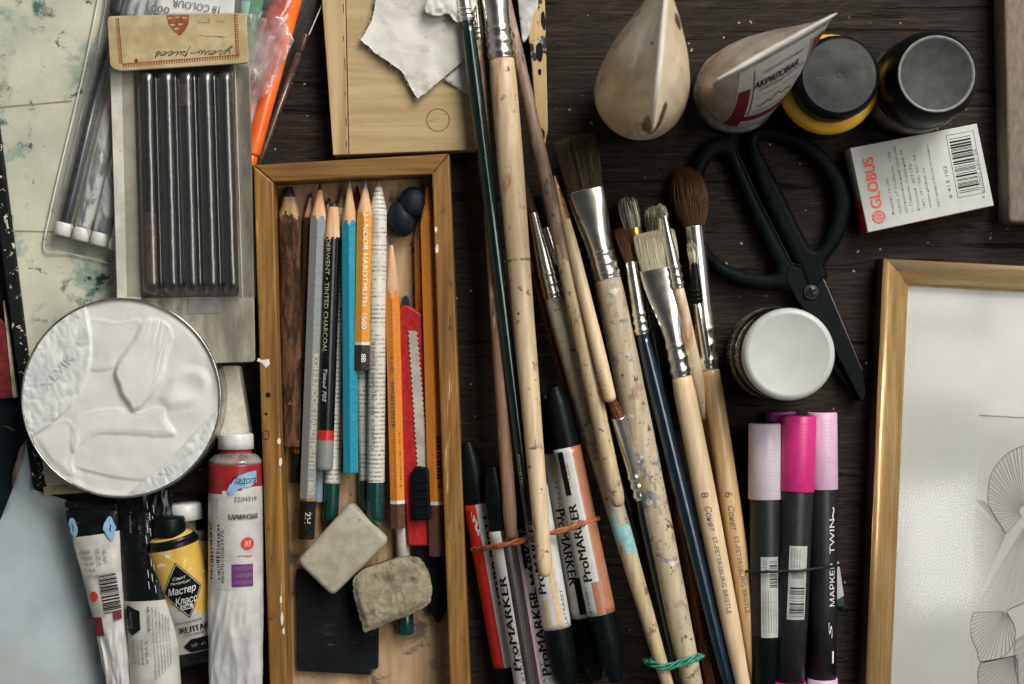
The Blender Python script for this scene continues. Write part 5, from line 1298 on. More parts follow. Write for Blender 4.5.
# ================================================================== dark marker pens, right
GK = 'dark twin-tip markers bundled with the black band'
def dark_marker(label, top, bot, zt, zb, r, cap, caplen, tail, sticker=None, words=None, dark_from=None):
    A, B = P(*top, zt), P(*bot, zb); o = thing('marker_pen', label, 'marker', Vector(((A.x + B.x) / 2, (A.y + B.y) / 2, 0)), GK)
    d = (B - A).normalized(); Lm = (B - A).length; ty = lambda py: (py - top[1]) / (bot[1] - top[1]) * Lm
    q = MB(); Rod(A, A + d * caplen, [(0, r * .84), (.5, r * .95), (1.6, r * 1.0), (caplen - .6, r * 1.05), (caplen, r * 1.03)]).emit(lambda t_, a: (q, cap, True) if t_ > 0 else (q, 'mk_black', True), 48)
    # rows of tiny grip dimples moulded into the cap
    Rc = Rod(A, A + d * caplen, [(0, r), (caplen, r * 1.05)])
    dm = {'mk_lilac': 'dim_lilac', 'mk_pink': 'dim_pink', 'mk_rose': 'dim_rose', 'mk_purple': 'dim_pink'}[cap]
    if dm not in M: c_ = M[cap].node_tree; M[dm] = mat(dm, tuple(x * .86 for x in {'mk_lilac': C(196, 184, 193), 'mk_pink': C(198, 42, 116), 'mk_rose': C(204, 168, 192)}.get(cap, C(198, 42, 116))[:3]) + (1,), rough=.45)
    for i in range(17):
        for k in range(6):
            f_ = Rc.surf(8 + i * (caplen - 14) / 17, 1, .12); v = -4 + k * 2.4 + (1.2 if i % 2 else 0)
            poly(q, f_, [(0, v - .5), (1.0, v), (0, v + .5), (-1.0, v)], dm)
    q.part('cap', o)
    mb = MB(); R = Rod(A + d * caplen, B, [(0, r * .96), (1, r * .985), (ty(dark_from) - caplen if dark_from else Lm * .45, r * .97), (Lm - caplen, r * .9)])
    R.emit(lambda t_, a: (mb, 'mk_black' if dark_from and t_ > ty(dark_from) - caplen else 'mk_body', True), 48)
    if sticker:
        p0, p1, v0, v1, sd, halves = sticker; f = R.surf(ty(p0) - caplen, 1, .2, 0); Ls = ty(p1) - ty(p0); f2 = R.surf(ty(p0) - caplen, 1, .34, 0)
        stk = MB(); body_mb = mb; mb = stk
        rect(mb, f, 0, Ls, v0, v1, 'sticker', 10, 8)
        rr = random.Random(sd)
        if halves == 'bar':
            barcode(mb, f2, Ls * .56, Ls * .97, v0 + 2.2, v1 - 1.6, 'ink', 15, sd, 'u', 5)
            for k in range(4): text(mb, R.surf(ty(p0) - caplen, -1, .34), '08935 МАРКЕР', -Ls * .16, -(v0 + 2.5 + k * 2.6), Ls * .26, 1.5, 'ink_grey')
            rect(mb, f2, Ls * .34, Ls * .44, v0 + 3, v1 - 3, 'ink_soft', 1, 3)
        else:
            barcode(mb, f2, Ls * .05, Ls * .40, v0 + (v1 - v0) * .48, v1 - 1, 'ink', 15, sd, 'u', 4)
            text(mb, R.surf(ty(p0) - caplen, -1, .34), 'P-137', -Ls * .12, -(v0 + 4), Ls * .16, 3.4, 'ink_grey')
            for k in range(6): text(mb, R.surf(ty(p0) - caplen, -1, .34), 'двусторонний маркер на спирту', -Ls * .68, -(v0 + 2.2 + k * 2.5), Ls * .52, 1.4, 'ink_grey')
    if sticker: mb = body_mb
    if words:
        for p_, v_, w_, h_, s_, sh in words: text(mb, R.surf(ty(p_) - caplen, -1, .25, 0), s_, 0, -v_, w_, h_, 'ink_white', shear=sh, cuts=2)
    bo = mb.part('barrel', o)
    if sticker: stk.part('sticker', bo)
    if tail:
        q = MB(); dd = d; Rod(B, B + d * 70, [(0, r * 1.0), (68, r * .95), (70, r * .8)]).emit(lambda t_, a: (q, cap, True), 40); q.part('tail_cap', o)
    return o
dark_marker('purple capped marker lying lowest, mostly hidden by the hot pink one', (781, 411), (783, 680), 14, 14, 14.5, 'mk_purple', 72, True)
dark_marker('marker with pale pink cap and lettered dark barrel, rightmost', (822, 412), (822.5, 678), 20, 20, 14.8, 'mk_rose', 76, True, words=[(583, 7.5, 42, 6, 'МАРКЕР', 0), (535, 7.5, 34, 6, 'TWIN', 0), (512, 9, 12, 3, '~', 0), (628, 5.5, 16, 4, 'S', .3), (655, 8.6, 12, 2.2, '▬', 0)])
dark_marker('marker with lilac cap and a long silver text sticker, leftmost', (765, 423), (767, 700), 38, 38, 16, 'mk_lilac', 74, False, sticker=(555, 635, -7.5, 10, 4, 'txt'), dark_from=634)
dark_marker('marker with hot pink cap and silver barcode sticker', (799, 415), (788.5, 681), 42, 42, 17, 'mk_pink', 74, True, sticker=(544, 617, -7, 11.5, 9, 'bar'))
mb = MB(); f_ = lambda z: z
slab(mb, [(835, 562), (839, 562), (844, 596), (837, 600)], .5, 4, 'sticker', .4); slab(mb, [(836, 600), (844, 597), (844, 606), (838, 607)], .5, 4.2, 'p_green', .4)
mb.solo('printed_tag', 'tiny silver and green tag on the table beside the lettered dark marker', 'tag')
loop_band('rubber_band', 'thin black rubber band round the dark markers', [P(746, 571, 34), P(752, 571.5, 47), P(765, 571.5, 56.5), P(784, 571, 58.5), P(799, 570.5, 60.5), P(815, 568.5, 54), P(832, 566, 36), P(838, 565, 24), P(836, 566, 10), P(800, 569, -1 + 3), P(765, 571, 8)], 1.3, 'band_black', 0, 1, .2)

# ================================================================== scissors
t = thing('scissors', 'large scissors with matt black loop handles and black blades', 'scissors', P(790, 250, 0))
def W(pts, z): return [(P(p[0], p[1], z).x, P(p[0], p[1], z).y) for p in pts]
zs = 12
o1 = smooth_loop([(746, 137), (752, 130), (763, 127), (783, 128), (806, 138), (828, 156), (843, 178), (849.5, 200), (848, 220), (840, 242), (828, 258), (824, 266), (827, 276), (818, 287), (806, 290), (800, 280), (796, 268), (785, 246), (770, 215), (756, 182), (748, 155)], 6)
i1 = smooth_loop([(758, 143), (768, 140), (788, 145), (809, 159), (825, 178), (832, 199), (830, 220), (822, 241), (815, 249), (809, 246), (798, 226), (782, 193), (765, 160)], 6)
mb = MB(); filled(mb, [W(o1, zs), W(i1, zs)], 2, 22, 6.5, 'scissor_black'); mb.part('handle', t)
o2 = smooth_loop([(730, 136), (722, 136), (709, 141), (697, 155), (689, 174), (685.5, 205), (690, 236), (702, 254), (717, 274), (738, 285), (763, 290), (782, 290), (797, 299), (806, 308), (814, 296), (802, 275), (792, 262), (779, 240), (760, 203), (741, 160), (736, 143)], 6)
i2 = smooth_loop([(721, 156), (711, 161), (703, 178), (700, 207), (704, 237), (716, 257), (734, 268), (755, 273.5), (770, 274), (775, 268), (764, 245), (746, 205), (733, 175), (727, 159)], 6)
mb = MB(); filled(mb, [W(o2, zs), W(i2, zs)], 1, 20, 6.5, 'scissor_black'); mb.part('handle', t)
mb = MB(); slab(mb, corner([(790, 264), (800, 268), (819, 272), (827, 289), (862, 371), (866, 392), (862, 403), (836, 352), (797, 300), (786, 280)], 3), 12, 21, 'scissor_blade', 1.1)
mb.part('blade', t)
mb = MB(); slab(mb, corner([(797, 300), (812, 300), (838, 346), (863, 398), (858, 402), (828, 362), (800, 318)], 3), 4, 11, 'scissor_blade', 1); mb.part('blade', t)
mb = MB(); tube(mb, [P(*q, 20.6) for q in [(820, 272), (828, 289), (845, 329), (862, 370)]], .3, 'lead_light', 5); mb.part('blade_edge_glint', t); mb = MB()  # thin bright tube stands in for the highlight along the blade edge
tube(mb, [P(*q, 21.4) for q in [(729, 135), (741, 160), (760, 201), (779, 238), (792, 263), (819, 272)]], .22, 'lead', 5)
mb.part('edge_line', t)
mb = MB(); c = P(811, 292, 22); lathe(mb, c, [(7, 20), (7, 22.6), (6, 23.8), (3, 24.4), (0.05, 24.6)], 'lead', 32)
for a in (.4, .4 + PI / 2):
    dx, dy = math.cos(a), math.sin(a)
    mb.add([Vector((c.x + dx * 4.6 * s1 - dy * 1.1 * s2, c.y + dy * 4.6 * s1 + dx * 1.1 * s2, 25. + .05 * (a > 1))) for s1, s2 in ((-1, -1), (1, -1), (1, 1), (-1, 1))], [(0, 1, 2, 3)], 'scissor_blade', False)
lathe(mb, c, [(6.4, 23.2), (6.9, 23.6), (7.2, 23.0)], 'lead', 32)
mb.part('screw', t)

# ================================================================== carton
t = thing('small_carton', 'small white carton with orange-red lettering and barcode', 'carton', P(920, 180, 0))
zc = 28
tl, tr, br, bl = (850, 148), (977, 123.5), (994, 205.5), (868, 232.5)
mb = MB(); slab(mb, [tl, tr, br, bl], 0, zc, 'carton', .8, 2)
ctr = P(920, 178, zc); ex = (P(*tr, zc) - P(*tl, zc)); wdt = ex.length; ex.normalize(); ey = (P(*tl, zc) - P(*bl, zc)); hgt = ey.length; ey.normalize()
O = P(*tl, zc); f = lambda u, v: O + ex * u - (Z.cross(ex)) * v + Z * .25          # u right, v down the face
def fu(u, v): return f(v, hgt - u)                                                  # reading upward: u up, v from the left
fr = lambda u, v: f(-v, -u)
upf = lambda u, v: O + ex * (-v) - Z.cross(ex) * (hgt - u) + Z * .25
text(mb, upf, 'GLOBUS', 47, -15, 50, 10.5, 'ink_orange', bold=.035)
cg = (13, 15)
for k in range(3):
    tube(mb, [f(cg[1] + (6.2) * math.cos(a * PI / 12), hgt - cg[0] + 6.2 * math.sin(a * PI / 12)) for a in range(24)], .35, 'ink_orange', 4, True) if k == 0 else None
poly(mb, upf, [(13 + 5.6 * math.cos(a * PI / 12), -15 + 5.6 * math.sin(a * PI / 12)) for a in range(24)], 'ink_orange')
upf2 = lambda u, v: upf(u, v) + Z * .15
for k in (-3, 0, 3):
    poly(mb, upf2, [(7, -15 + k - .35), (19, -15 + k - .35), (19, -15 + k + .35), (7, -15 + k + .35)], 'carton')
    poly(mb, upf2, [(13 + k - .35, -9), (13 + k - .35, -21), (13 + k + .35, -21), (13 + k + .35, -9)], 'carton')
for x, s, w, m_ in ((30, 'Формат 15-102', 36, 'ink_grey'), (37, 'ОАО «Глобус»  138', 62, 'ink_soft'), (43, 'Штемпельная краска', 66, 'ink_soft'), (49, 'г. Пермь, Красная 38', 62, 'ink_soft'), (55, 'Россия  307170', 46, 'ink_soft'), (61, 'тел. (41102) 221-39', 54, 'ink_soft'), (67, 'www.globus.ru', 40, 'ink_grey'), (75, 'изготовлено в России по лицензии', 62, 'ink_soft')):
    text(mb, upf, s, 12 + w / 2, -x, w, 3.2, m_)
text(mb, upf, '6 412 102', 34, -88, 32, 3.2, 'ink_grey')
for a, b in (((95, 6), (122, 6)), ((95, 68), (122, 68)), ((95, 6), (95, 68)), ((122, 6), (122, 68))):
    tube(mb, [f(*a), f(*b)], .22, 'ink_soft', 4)
barcode(mb, f, 97, 118, 10, 66, 'ink', 26, 21, 'v')
text(mb, upf, '4 620002 560126', 36, -120, 50, 2.6, 'ink_soft')
mb.part('box', t)
mb = MB()
side = lambda u, z_: O + Z.cross(ex) * (-u) - ex * .4 + Z * (z_ - zc)      # left end of the carton
mb.add([side(hgt * .58, 2), side(hgt - .6, 2), side(hgt - .6, zc - 1.2), side(hgt * .62, zc - 1.2)], [(0, 1, 2, 3)], 'boxred', False)
mb.add([side(5, zc * .5), side(hgt - 4, zc * .5), side(hgt - 4, zc * .53), side(5, zc * .53)], [(0, 1, 2, 3)], 'ink_grey', False)
Ob = P(*bl, zc); low = lambda u, z_: Ob + ex * u + Z.cross(ex) * -.4 + Z * (z_ - zc)
mb.add([low(1, 1), low(wdt * .58, 1), low(wdt * .52, zc - 1.2), low(1, zc - 1.2)], [(0, 1, 2, 3)], 'boxred', False)
mb.part('red_panel', t)

# ================================================================== jars
t = thing('paint_jar', 'yellow paint jar with scuffed dark grey lid', 'jar', P(818, 93, 0), 'paint jars')
c = P(818, 93, 0); mb = MB()
lathe(mb, c, [(40, 0), (45, 2), (47, 8), (47.5, 46), (48.5, 50), (48, 56), (44.5, 62), (40, 64)], 'jar_yellow', 80, lambda i: 'jar_yellow' if i > 2 or i < 1 else 'jar_dark')
for k in range(6):
    zz = 14 + k * 5
    for q in range(9):
        a0 = PI * (.92 + .018 * q * 1.6 + .03 * (k % 2)); V = []
        for a_ in (a0, a0 + .03):
            for dz in (0, 1.6): V.append(Vector((c.x + 48 * math.cos(a_), c.y + 48 * math.sin(a_), zz + dz)))
        mb.add(V, [(0, 2, 3, 1)], 'jar_label')
mb.part('body', t)
mb = MB(); ct = P(839, 75, 106)
lathe(mb, c, [(36, 58), (38.5, 62), (39.4, 92), (38.6, 98), (36.6, 102.6), (35.2, 103.9), (34.2, 104.2), (24, 104), (23, 104.6), (3.0, 104.8), (2.2, 104.2), (1.6, 104.7), (.05, 104.7)], 'mk_black', 96,
      lambda i: 'mk_black' if i < 6 else 'lid_grey', bump=lambda a, z_: (.35 if int(a * 57.3 / 3) % 2 else 0) if 61 < z_ < 101 else 0)
mb.part('lid', t)
t = thing('paint_jar', 'black paint jar with pale rimmed grey lid near the right edge', 'jar', P(908, 92, 0), 'paint jars')
c = P(908, 92, 0); mb = MB()
lathe(mb, c, [(40, 0), (44, 2), (45.5, 8), (45.8, 50), (44, 56), (40, 58)], 'jar_dark', 80, lambda i: 'jar_label' if i in (2,) else 'jar_dark'); mb.part('body', t)
mb = MB(); lathe(mb, c, [(42, 50), (44, 54), (44.2, 84), (42.5, 94), (38, 104), (36, 107.4), (35.2, 108.2), (34.2, 107.8), (33.4, 107), (.05, 107)], 'blackplastic', 96, lambda i: 'mk_black' if i < 5 else 'lid_rim' if i < 8 else 'lid_grey'); mb.part('lid', t)
t = thing('paint_jar', 'dark glass paint jar with plain white lid above the pink markers', 'jar', P(771, 353.5, 0), 'paint jars')
c = P(771, 353.5, 0); mb = MB()
lathe(mb, c, [(40, 0), (44.5, 2), (46, 7), (46, 44), (45, 48), (44.6, 52), (44.6, 90), (40, 92)], 'jar_dark', 80, lambda i: 'jar_label' if i == 2 else 'jar_clear' if i in (1, 3) else 'jar_dark')
for k in range(16):     # bars of the label
    a0 = PI * (.80 + k * .021)
    V = [Vector((c.x + 46.25 * math.cos(a_), c.y + 46.25 * math.sin(a_), zz)) for a_ in (a0, a0 + (.04 if k % 3 else .022)) for zz in (16, 36 - 3 * (k % 2))]
    mb.add(V, [(0, 2, 3, 1)], 'jar_dark')
mb.part('body', t)
mb = MB(); lathe(mb, c, [(41, 90), (42.6, 91), (43.2, 95), (43.4, 100), (42.8, 103.5), (41, 105.6), (38.5, 106.4), (37, 106.2), (36, 105.8), (.05, 105.8)], 'lid_white', 96); mb.part('lid', t)

# ================================================================== standing tubes
class Loft:
    """soft tube standing on its cap: round at the bottom, pressed flat at the top"""
    def __init__(s, c, r, z0, z1, ang, lean):
        s.c, s.r, s.z0, s.z1, s.lean = c, r, z0, z1, lean
        s.e1 = Vector((math.cos(ang), math.sin(ang), 0)); s.e2 = Vector((-math.sin(ang), math.cos(ang), 0))
    def ab(s, w):
        k = w / .94
        if k >= 1: return PI * s.r / 2 * .97, 2.4
        b = s.r * (1 - k ** 2.0) + 2.4 * k
        return s.r * (1 + (PI / 2 * .97 - 1) * k ** .78), b
    def pt(s, u, w, lift=0.):
        a, b = s.ab(w); o = s.c + s.lean * w; o = Vector((o.x, o.y, s.z0 + (s.z1 - s.z0) * w))
        n_ = (s.e1 * math.cos(u) * b + s.e2 * math.sin(u) * a).normalized() * lift
        return o + s.e1 * math.cos(u) * a + s.e2 * math.sin(u) * b + n_
    def face(s, side, lift=.5):
        def f(x, w):
            a, b = s.ab(w); u = math.acos(max(-.98, min(.98, x / a)))
            return s.pt(u if side > 0 else -u, w, lift)
        return f
    def body(s, mb, m, n=64, rows=60, wob=.35, mc=None, cm='crimp_white'):
        V = []; prof = [(.62, -.045), (.86, -.035), (.985, -.012), (1.0, 0)]
        for q, w in prof:
            for j in range(n):
                p = s.pt(2 * PI * j / n, 0); V.append(Vector((s.c.x + (p.x - s.c.x) * q, s.c.y + (p.y - s.c.y) * q, s.z0 + w * (s.z1 - s.z0))))
        for i in range(1, rows + 1):
            w = i / rows
            for j in range(n):
                u = 2 * PI * j / n; p = s.pt(u, w)
                p += s.e2 * wob * nz(math.cos(u) * 2, w * 5, s.r + (3 if math.sin(u) > 0 else 0)) * sst(.1, .5, w) * (3 if w < .92 else 1)
                V.append(p)
        R_ = len(prof) + rows
        F = [(i * n + j, i * n + (j + 1) % n, (i + 1) * n + (j + 1) % n, (i + 1) * n + j) for i in range(R_ - 1) for j in range(n)]
        F += [list(range((R_ - 1) * n, R_ * n)), list(range(n))[::-1]]
        if mc is None: mb.add(V, F, m); return
        cut = (R_ - 1 - round(rows * .075)) * n
        mb.add(V, F[:cut] + [F[-1]], m); mc.add(V, F[cut:-1], cm)
GS = 'soft tubes standing on their caps'
t = thing('soft_tube', 'cloudy beige streaked tube standing upright with pale crimped edge', 'tube', P(640, 94, 0), GS)
c = P(640.5, 93, 38) ; c.z = 0
TL_ = Loft(c, 45, 34, 296, math.radians(84.5), Vector((-3.6, -.4, 0)))
MBC = MB(); mb = MB(); TL_.body(mb, 'tube_cloudy', mc=MBC)
fR = TL_.face(-1); fL = TL_.face(1)
def wpoly(mb, f, pts, m):
    g_ = lambda u, v: f(u, v / 200.)
    poly(mb, g_, [(p[0], p[1] * 200) for p in pts], m, 2.5)
for k in range(10): wpoly(mb, fL, [(-8 + k * 2.6, .14 + .02 * (k % 2)), (-6.6 + k * 2.6, .14 + .02 * (k % 2)), (-6.6 + k * 2.6, .17), (-8 + k * 2.6, .17)], 'ink') if k not in (3, 4) else None
mb.part('body', t); MBC.part('crimp', t)
mb = MB()
sm = lambda f, cx, cw, rx, rw, sd: wpoly(mb, f, [(cx + rx * (1 + .3 * nz(k, sd, 1, 1.9)) * math.cos(k * PI / 8), cw + rw * (1 + .3 * nz(k, sd, 5, 1.9)) * math.sin(k * PI / 8)) for k in range(16)], 'tube_brown')
fU = lambda u, w: TL_.pt(PI + u / 60., w, .6)
for a_ in ((fU, 16, .80, 42, .055, 1), (fU, -22, .88, 16, .05, 3), (fR, 34, .74, 5, .07, 6), (fL, 5, .90, 1.8, .012, 8)):
    mb = MB(); sm(*a_); mb.part('paint_residue', t)
mb = MB(); lathe(mb, c, [(26, 0), (29, 1.5), (30, 22), (28, 26)], 'white_plastic', 60); mb.part('cap', t)

t = thing('soft_tube', 'white acrylic paint tube with maroon bands standing beside yellow jar', 'tube', P(738, 90, 0), GS)
c = P(739, 88, 34); c.z = 0
T2 = Loft(c, 39, 30, 222, math.radians(29), Vector((6, 6, 0)))
MBC = MB(); mb = MB(); T2.body(mb, 'tube_white', wob=.3, mc=MBC, cm='tube_label')
f = T2.face(-1, .5); f2_ = T2.face(-1, .8); f3_ = T2.face(-1, 1.05)
def wrect(ff, x0, x1, w0, w1, m, nx=8, nw=8): rect(mb, ff, x0, x1, w0, w1, m, nx, nw)
# label: across = x (left..right along the crimp), up the tube = w
wrect(f, -36, 54, .06, .925, 'white_gloss', 18, 16)
wrect(f2_, -35, -24, .10, .72, 'ink_maroon', 4, 12); wrect(f2_, -24, 36, .24, .33, 'ink_maroon', 10, 3)
wrect(f2_, 39, 51, .45, .86, 'ink_maroon', 4, 10)
for x in (-21.5, 36): wrect(f2_, x, x + 1., .36, .88, 'ink_maroon', 1, 12)
wt = lambda ff: (lambda u, v: ff(u, .5 + v / 196.))
text(mb, wt(f3_), 'АКРИЛОВАЯ', 2, 46, 44, 13, 'ink', bold=.03); text(mb, wt(f3_), 'художественная', 8, 64, 42, 6, 'ink_grey'); text(mb, wt(f3_), 'перламутровая', 8, 33, 46, 7, 'ink_grey'); text(mb, wt(f3_), 'краска 100 мл', 6, 20, 34, 5, 'ink_soft')
ms = [(-12, .44), (-5, .50), (-1, .47), (5, .54), (11, .48), (15, .51), (22, .45)]
for a, b in zip(ms, ms[1:]):
    wpoly(mb, f3_, [(a[0], a[1]), (b[0], b[1]), (b[0], b[1] + .012), (a[0], a[1] + .012)], 'ink_maroon')
text(mb, wt(f3_), 'acrylic paint', 5, -22, 44, 6, 'ink_soft')
g = T2.face(1, .5)
wq = lambda ff: (lambda u, v: ff(-u, .5 + v / 196.))
for k, s in enumerate(('Краска акриловая художественная', 'Состав: водная дисперсия', 'Применение: бумага, холст', 'Хранить при температуре', 'Срок годности 3 года')):
    text(mb, wq(g), s, -6 + 2 * k, 52 - k * 8, 62 - 5 * k, 3.4, 'tube_brown' if k % 2 else 'ink_soft')
text(mb, wq(g), '100 мл', 26, -18, 20, 6, 'ink_red', bold=.02)
mb.part('body', t); MBC.part('crimp', t)
mb = MB(); lathe(mb, c, [(31, 0), (40, 2), (42, 5), (42, 20), (39.5, 23), (30, 25)], 'tube_clear', 64); mb.part('cap', t)

# ================================================================== taupe slab, right edge
mb = MB(); slab(mb, corner([(1003, -60), (1120, -60), (1126, 226), (1009, 222)], 5), 0, 34, 'taupe', 3.5, 3, True)
mb.solo('fabric_case', 'taupe fabric-covered case cut off by the right edge above the frame', 'case')

# ================================================================== picture frame
ZF = 34
t = thing('picture_frame', 'gilded wooden picture frame with line drawing under glass', 'picture frame', P(950, 480, 0))
e1 = Vector((.9984, .056)); e2 = Vector((-.0425, .9991)); TL0 = Vector((885, 257.5))
kf = 1 - ZF / D
def FP(a, b, z):
    q = TL0 + e1 * a + e2 * b; w = P(q.x, q.y, ZF); return Vector((w.x, w.y, z))
FWD, FHT, RW = 430., 610., 26.5
prof = [(0, 0), (0, 26), (.8, 29.5), (3, 32.2), (5, 33.4), (8.5, 34.2), (13, 33.8), (18, 31.5), (22, 28), (24.5, 25.6), (25.3, 25.8), (26.5, 25), (26.5, 15)]
def rail(n0, m, place):
    mb = MB(); V = []; N = len(prof); S_ = 2
    for k in (0, 1):
        for d, z in prof: V.append(place(d, z, k))
    F = [(i, i + 1, N + i + 1, N + i) for i in range(1, N - 1)] + [list(range(N))[::-1], list(range(N, 2 * N))]
    mb.add(V, F, m); mb.add([V[0], V[1], V[N + 1], V[N]], [(0, 1, 2, 3)], 'groove_and_shade'); return mb.part('rail', t)  # outer wall coloured dark for the shade on that side
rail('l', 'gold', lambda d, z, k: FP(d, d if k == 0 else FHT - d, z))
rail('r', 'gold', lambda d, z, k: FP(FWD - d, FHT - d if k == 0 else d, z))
rail('t', 'gold_x_lit', lambda d, z, k: FP(FWD - d if k == 0 else d, d + .02, z))
rail('b', 'gold_x_lit', lambda d, z, k: FP(d if k == 0 else FWD - d, FHT - d - .02, z))
def quad(mb, a0, a1, b0, b1, z, m): mb.add([FP(a0, b1, z), FP(a1, b1, z), FP(a1, b0, z), FP(a0, b0, z)], [(0, 1, 2, 3)], m, False)
# mat board with a window cut in it
mw = (105, 330, 152, 470)
mb = MB(); r0, r1, s0, s1 = 20, FWD - 20, 20, FHT - 20
for zz, q in ((19, 0),):
    quad(mb, r0, r1, s0, mw[2], zz, 'matboard'); quad(mb, r0, r1, mw[3], s1, zz, 'matboard'); quad(mb, r0, mw[0], mw[2], mw[3], zz, 'matboard'); quad(mb, mw[1], r1, mw[2], mw[3], zz, 'matboard')
ins = 1.0
for (a, b), (c_, d_) in (((mw[0], mw[2]), (mw[0], mw[3])), ((mw[0], mw[3]), (mw[1], mw[3])), ((mw[1], mw[3]), (mw[1], mw[2])), ((mw[1], mw[2]), (mw[0], mw[2]))):
    cx, cy = (mw[0] + mw[1]) / 2, (mw[2] + mw[3]) / 2; sh = lambda a, b: (a + math.copysign(ins, cx - a), b + math.copysign(ins, cy - b))
    mb.add([FP(a, b, 19), FP(c_, d_, 19), FP(*sh(c_, d_), 17.6), FP(*sh(a, b), 17.6)], [(0, 1, 2, 3)], 'matboard', False)
mb.part('mat_board', t)
mb = MB(); quad(mb, 60, FWD - 60, 100, FHT - 100, 17.4, 'artpaper'); art = mb.part('art_paper', t)
mb = MB(); quad(mb, 8, FWD - 8, 8, FHT - 8, 3, 'groove_and_shade'); mb.part('backing', t)
mb = MB()
M['pen'] = mat('pen_line', C(126, 122, 119), rough=.8)
M['penlight'] = mat('thin_pen_line', C(156, 152, 148), rough=.8)
zl = 17.7
def line(p, q, w, m='pen', w2=None):
    A, B = P(*p, zl), P(*q, zl); d = (B - A).normalized(); s = Z.cross(d); w2 = w if w2 is None else w2
    mb.add([A - s * w, B - s * w2, B + s * w2, A + s * w], [(0, 1, 2, 3)], m, False)
def fan(apex, out, n, w=.3, r0=0., m='pen', edge=True):
    o_ = smooth_path([Vector((p[0], p[1])) for p in out], 12)
    for i in range(n):
        q = o_[int(i * (len(o_) - 1) / (n - 1))]; a = Vector(apex); s_ = a + (q - a) * r0
        line(s_, q, w * .35, m, w)
    if edge:
        for a, b in zip(o_, o_[1:]): line(a, b, w * 1.25, m)
fan((1024, 514), [(1006, 534), (1001, 525), (994, 515), (988.5, 503), (988.5, 490), (991, 475), (999, 462), (1010, 452), (1024, 446), (1040, 446), (1056, 454)], 34, .34, .12)
fan((1006, 534), [(977, 500), (983, 500), (990, 508)], 10, .2, .02, 'penlight', False)
fan((1006, 534), [(975, 508), (974, 525), (973, 545), (972, 562), (971, 585), (974, 606)], 24, .2, .03, 'penlight', False)
fan((1028, 520), [(976, 608), (990, 610), (1004, 610), (1022, 600), (1040, 600)], 22, .2, .1, 'penlight', False)
fan((1006, 611), [(974, 612), (971.5, 619), (970.5, 630), (973, 641), (977, 650), (980, 661), (990, 661), (1004, 656), (1013, 645), (1015, 628), (1006, 611)], 26, .3, .05)
fan((1006, 611), [(1006, 611), (1016, 606), (1030, 600)], 4, .3, .0)
fan((1018, 655), [(981, 662), (978, 672), (979, 684), (982, 698), (990, 712), (1004, 722), (1020, 724)], 30, .32, .05)
fan((1018, 655), [(981, 662), (995, 660), (1018, 655)], 5, .28, .0)
fan((1050, 620), [(1016, 640), (1014, 655), (1016, 672), (1022, 690), (1036, 702)], 22, .3, .1)
fan((1090, 560), [(1060, 470), (1080, 462), (1105, 470), (1122, 490), (1128, 515)], 26, .3, .1)
fan((1100, 640), [(1070, 580), (1100, 572), (1130, 590), (1140, 620)], 24, .3, .1)
mb.part('line_drawing', art)
mb = MB(); quad(mb, 22, FWD - 22, 22, FHT - 22, 23, 'glass'); mb.part('glass', t)

# ================================================================== light and camera
def area(name, loc, target, sx, sy, power, col=(1, 1, 1), spread=PI):
    l = bpy.data.lights.new(name, 'AREA'); l.shape = 'RECTANGLE'; l.size = sx; l.size_y = sy; l.energy = power; l.color = col; l.spread = spread
    o = bpy.data.objects.new(name, l); COL.objects.link(o); o.location = loc
    o.rotation_euler = (Vector(target) - Vector(loc)).to_track_quat('-Z', 'Y').to_euler(); return o
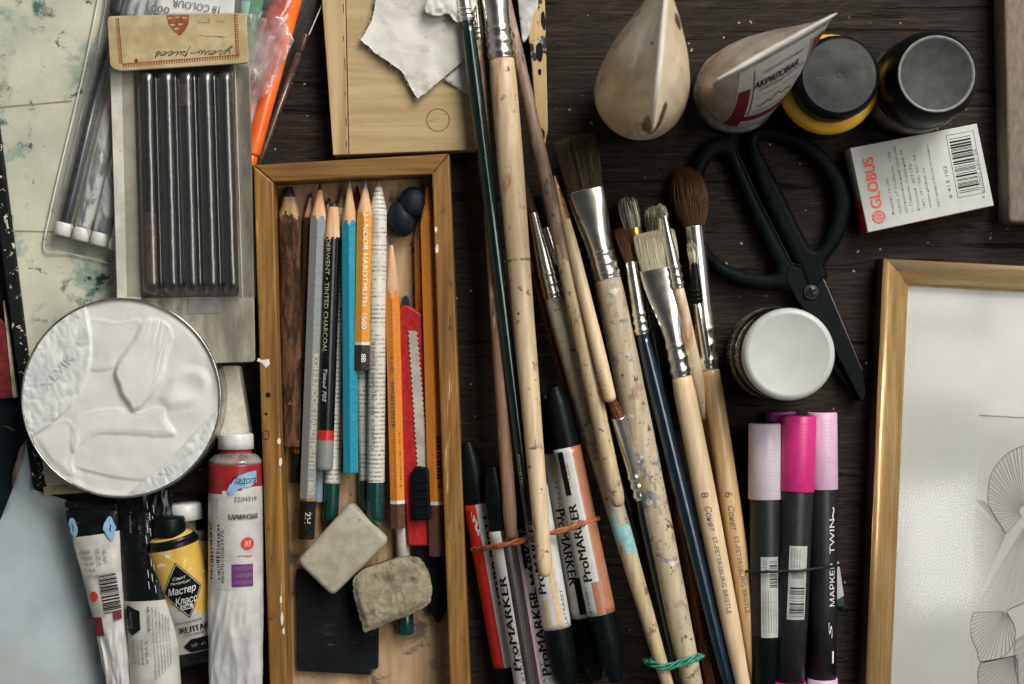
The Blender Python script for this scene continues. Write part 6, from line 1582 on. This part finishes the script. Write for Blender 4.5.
# the window overhead to the right; its lower edge is mirrored in the picture glass
KX = .0014856                      # where a pixel of the picture glass mirrors the window plane, metres per pixel
for x0, x1, ya, yb in ((897, 998, -300, 316), (897, 998, 332, 396), (1009, 1560, -300, 442)):        # panes between the glazing bars
    wx, wy = (x1 - x0) * KX, (yb - ya) * KX; cx, cy = ((x0 + x1) / 2 - 512) * KX, (342 - (ya + yb) / 2) * KX
    area('window_pane_light', (cx, cy, 1.6), (cx, cy, 0), wx, wy, 5.6 * PI * wx * wy, (1, .975, .93)).rotation_euler = (0, 0, -.07)
# lamp added towards the top of the picture to raise the light level
area('added_top_light', (.95, 1.5, 1.35), (-.05, .0, 0), .95, 1.05, 52, (1, .985, .955))
area('ceiling_patch_light', (.662, -.315, 1.7), (.662, -.315, 0), .12, .2, .62, (1, 1, .98)).rotation_euler = (0, 0, .12)
# dim room: darker straight above, paler towards the walls
w = bpy.data.worlds.new('World'); sc.world = w; w.use_nodes = True; nt = w.node_tree
bg = nt.nodes['Background']; bg.inputs[1].default_value = 1.0
tc = nt.nodes.new('ShaderNodeTexCoord'); sx = nt.nodes.new('ShaderNodeSeparateXYZ'); nt.links.new(tc.outputs['Generated'], sx.inputs[0])
rp = nt.nodes.new('ShaderNodeMapRange'); rp.interpolation_type = 'SMOOTHSTEP'
for k, v in ((1, .35), (2, .95), (3, .20), (4, .032)): rp.inputs[k].default_value = v
nt.links.new(sx.outputs['Z'], rp.inputs[0])
mx = nt.nodes.new('ShaderNodeVectorMath'); mx.operation = 'SCALE'; mx.inputs[0].default_value = (.97, .99, 1); nt.links.new(rp.outputs[0], mx.inputs['Scale'])
nt.links.new(mx.outputs[0], bg.inputs[0])

cam = bpy.data.cameras.new('camera'); co = bpy.data.objects.new('camera', cam); COL.objects.link(co)
co.location = (0, 0, D * U); cam.sensor_width = 36; cam.lens = 36 * D / 1024; cam.clip_start = .05; cam.clip_end = 20
cam.dof.use_dof = True; cam.dof.focus_distance = (D - 40) * U; cam.dof.aperture_fstop = 8
sc.camera = co
sc.view_settings.view_transform = 'Standard'; sc.view_settings.look = 'None'; sc.view_settings.exposure = 0; sc.view_settings.gamma = 1
sc.cycles.use_denoising = True
sc.cycles.use_light_tree = False; sc.cycles.max_bounces = 8; sc.cycles.transparent_max_bounces = 12
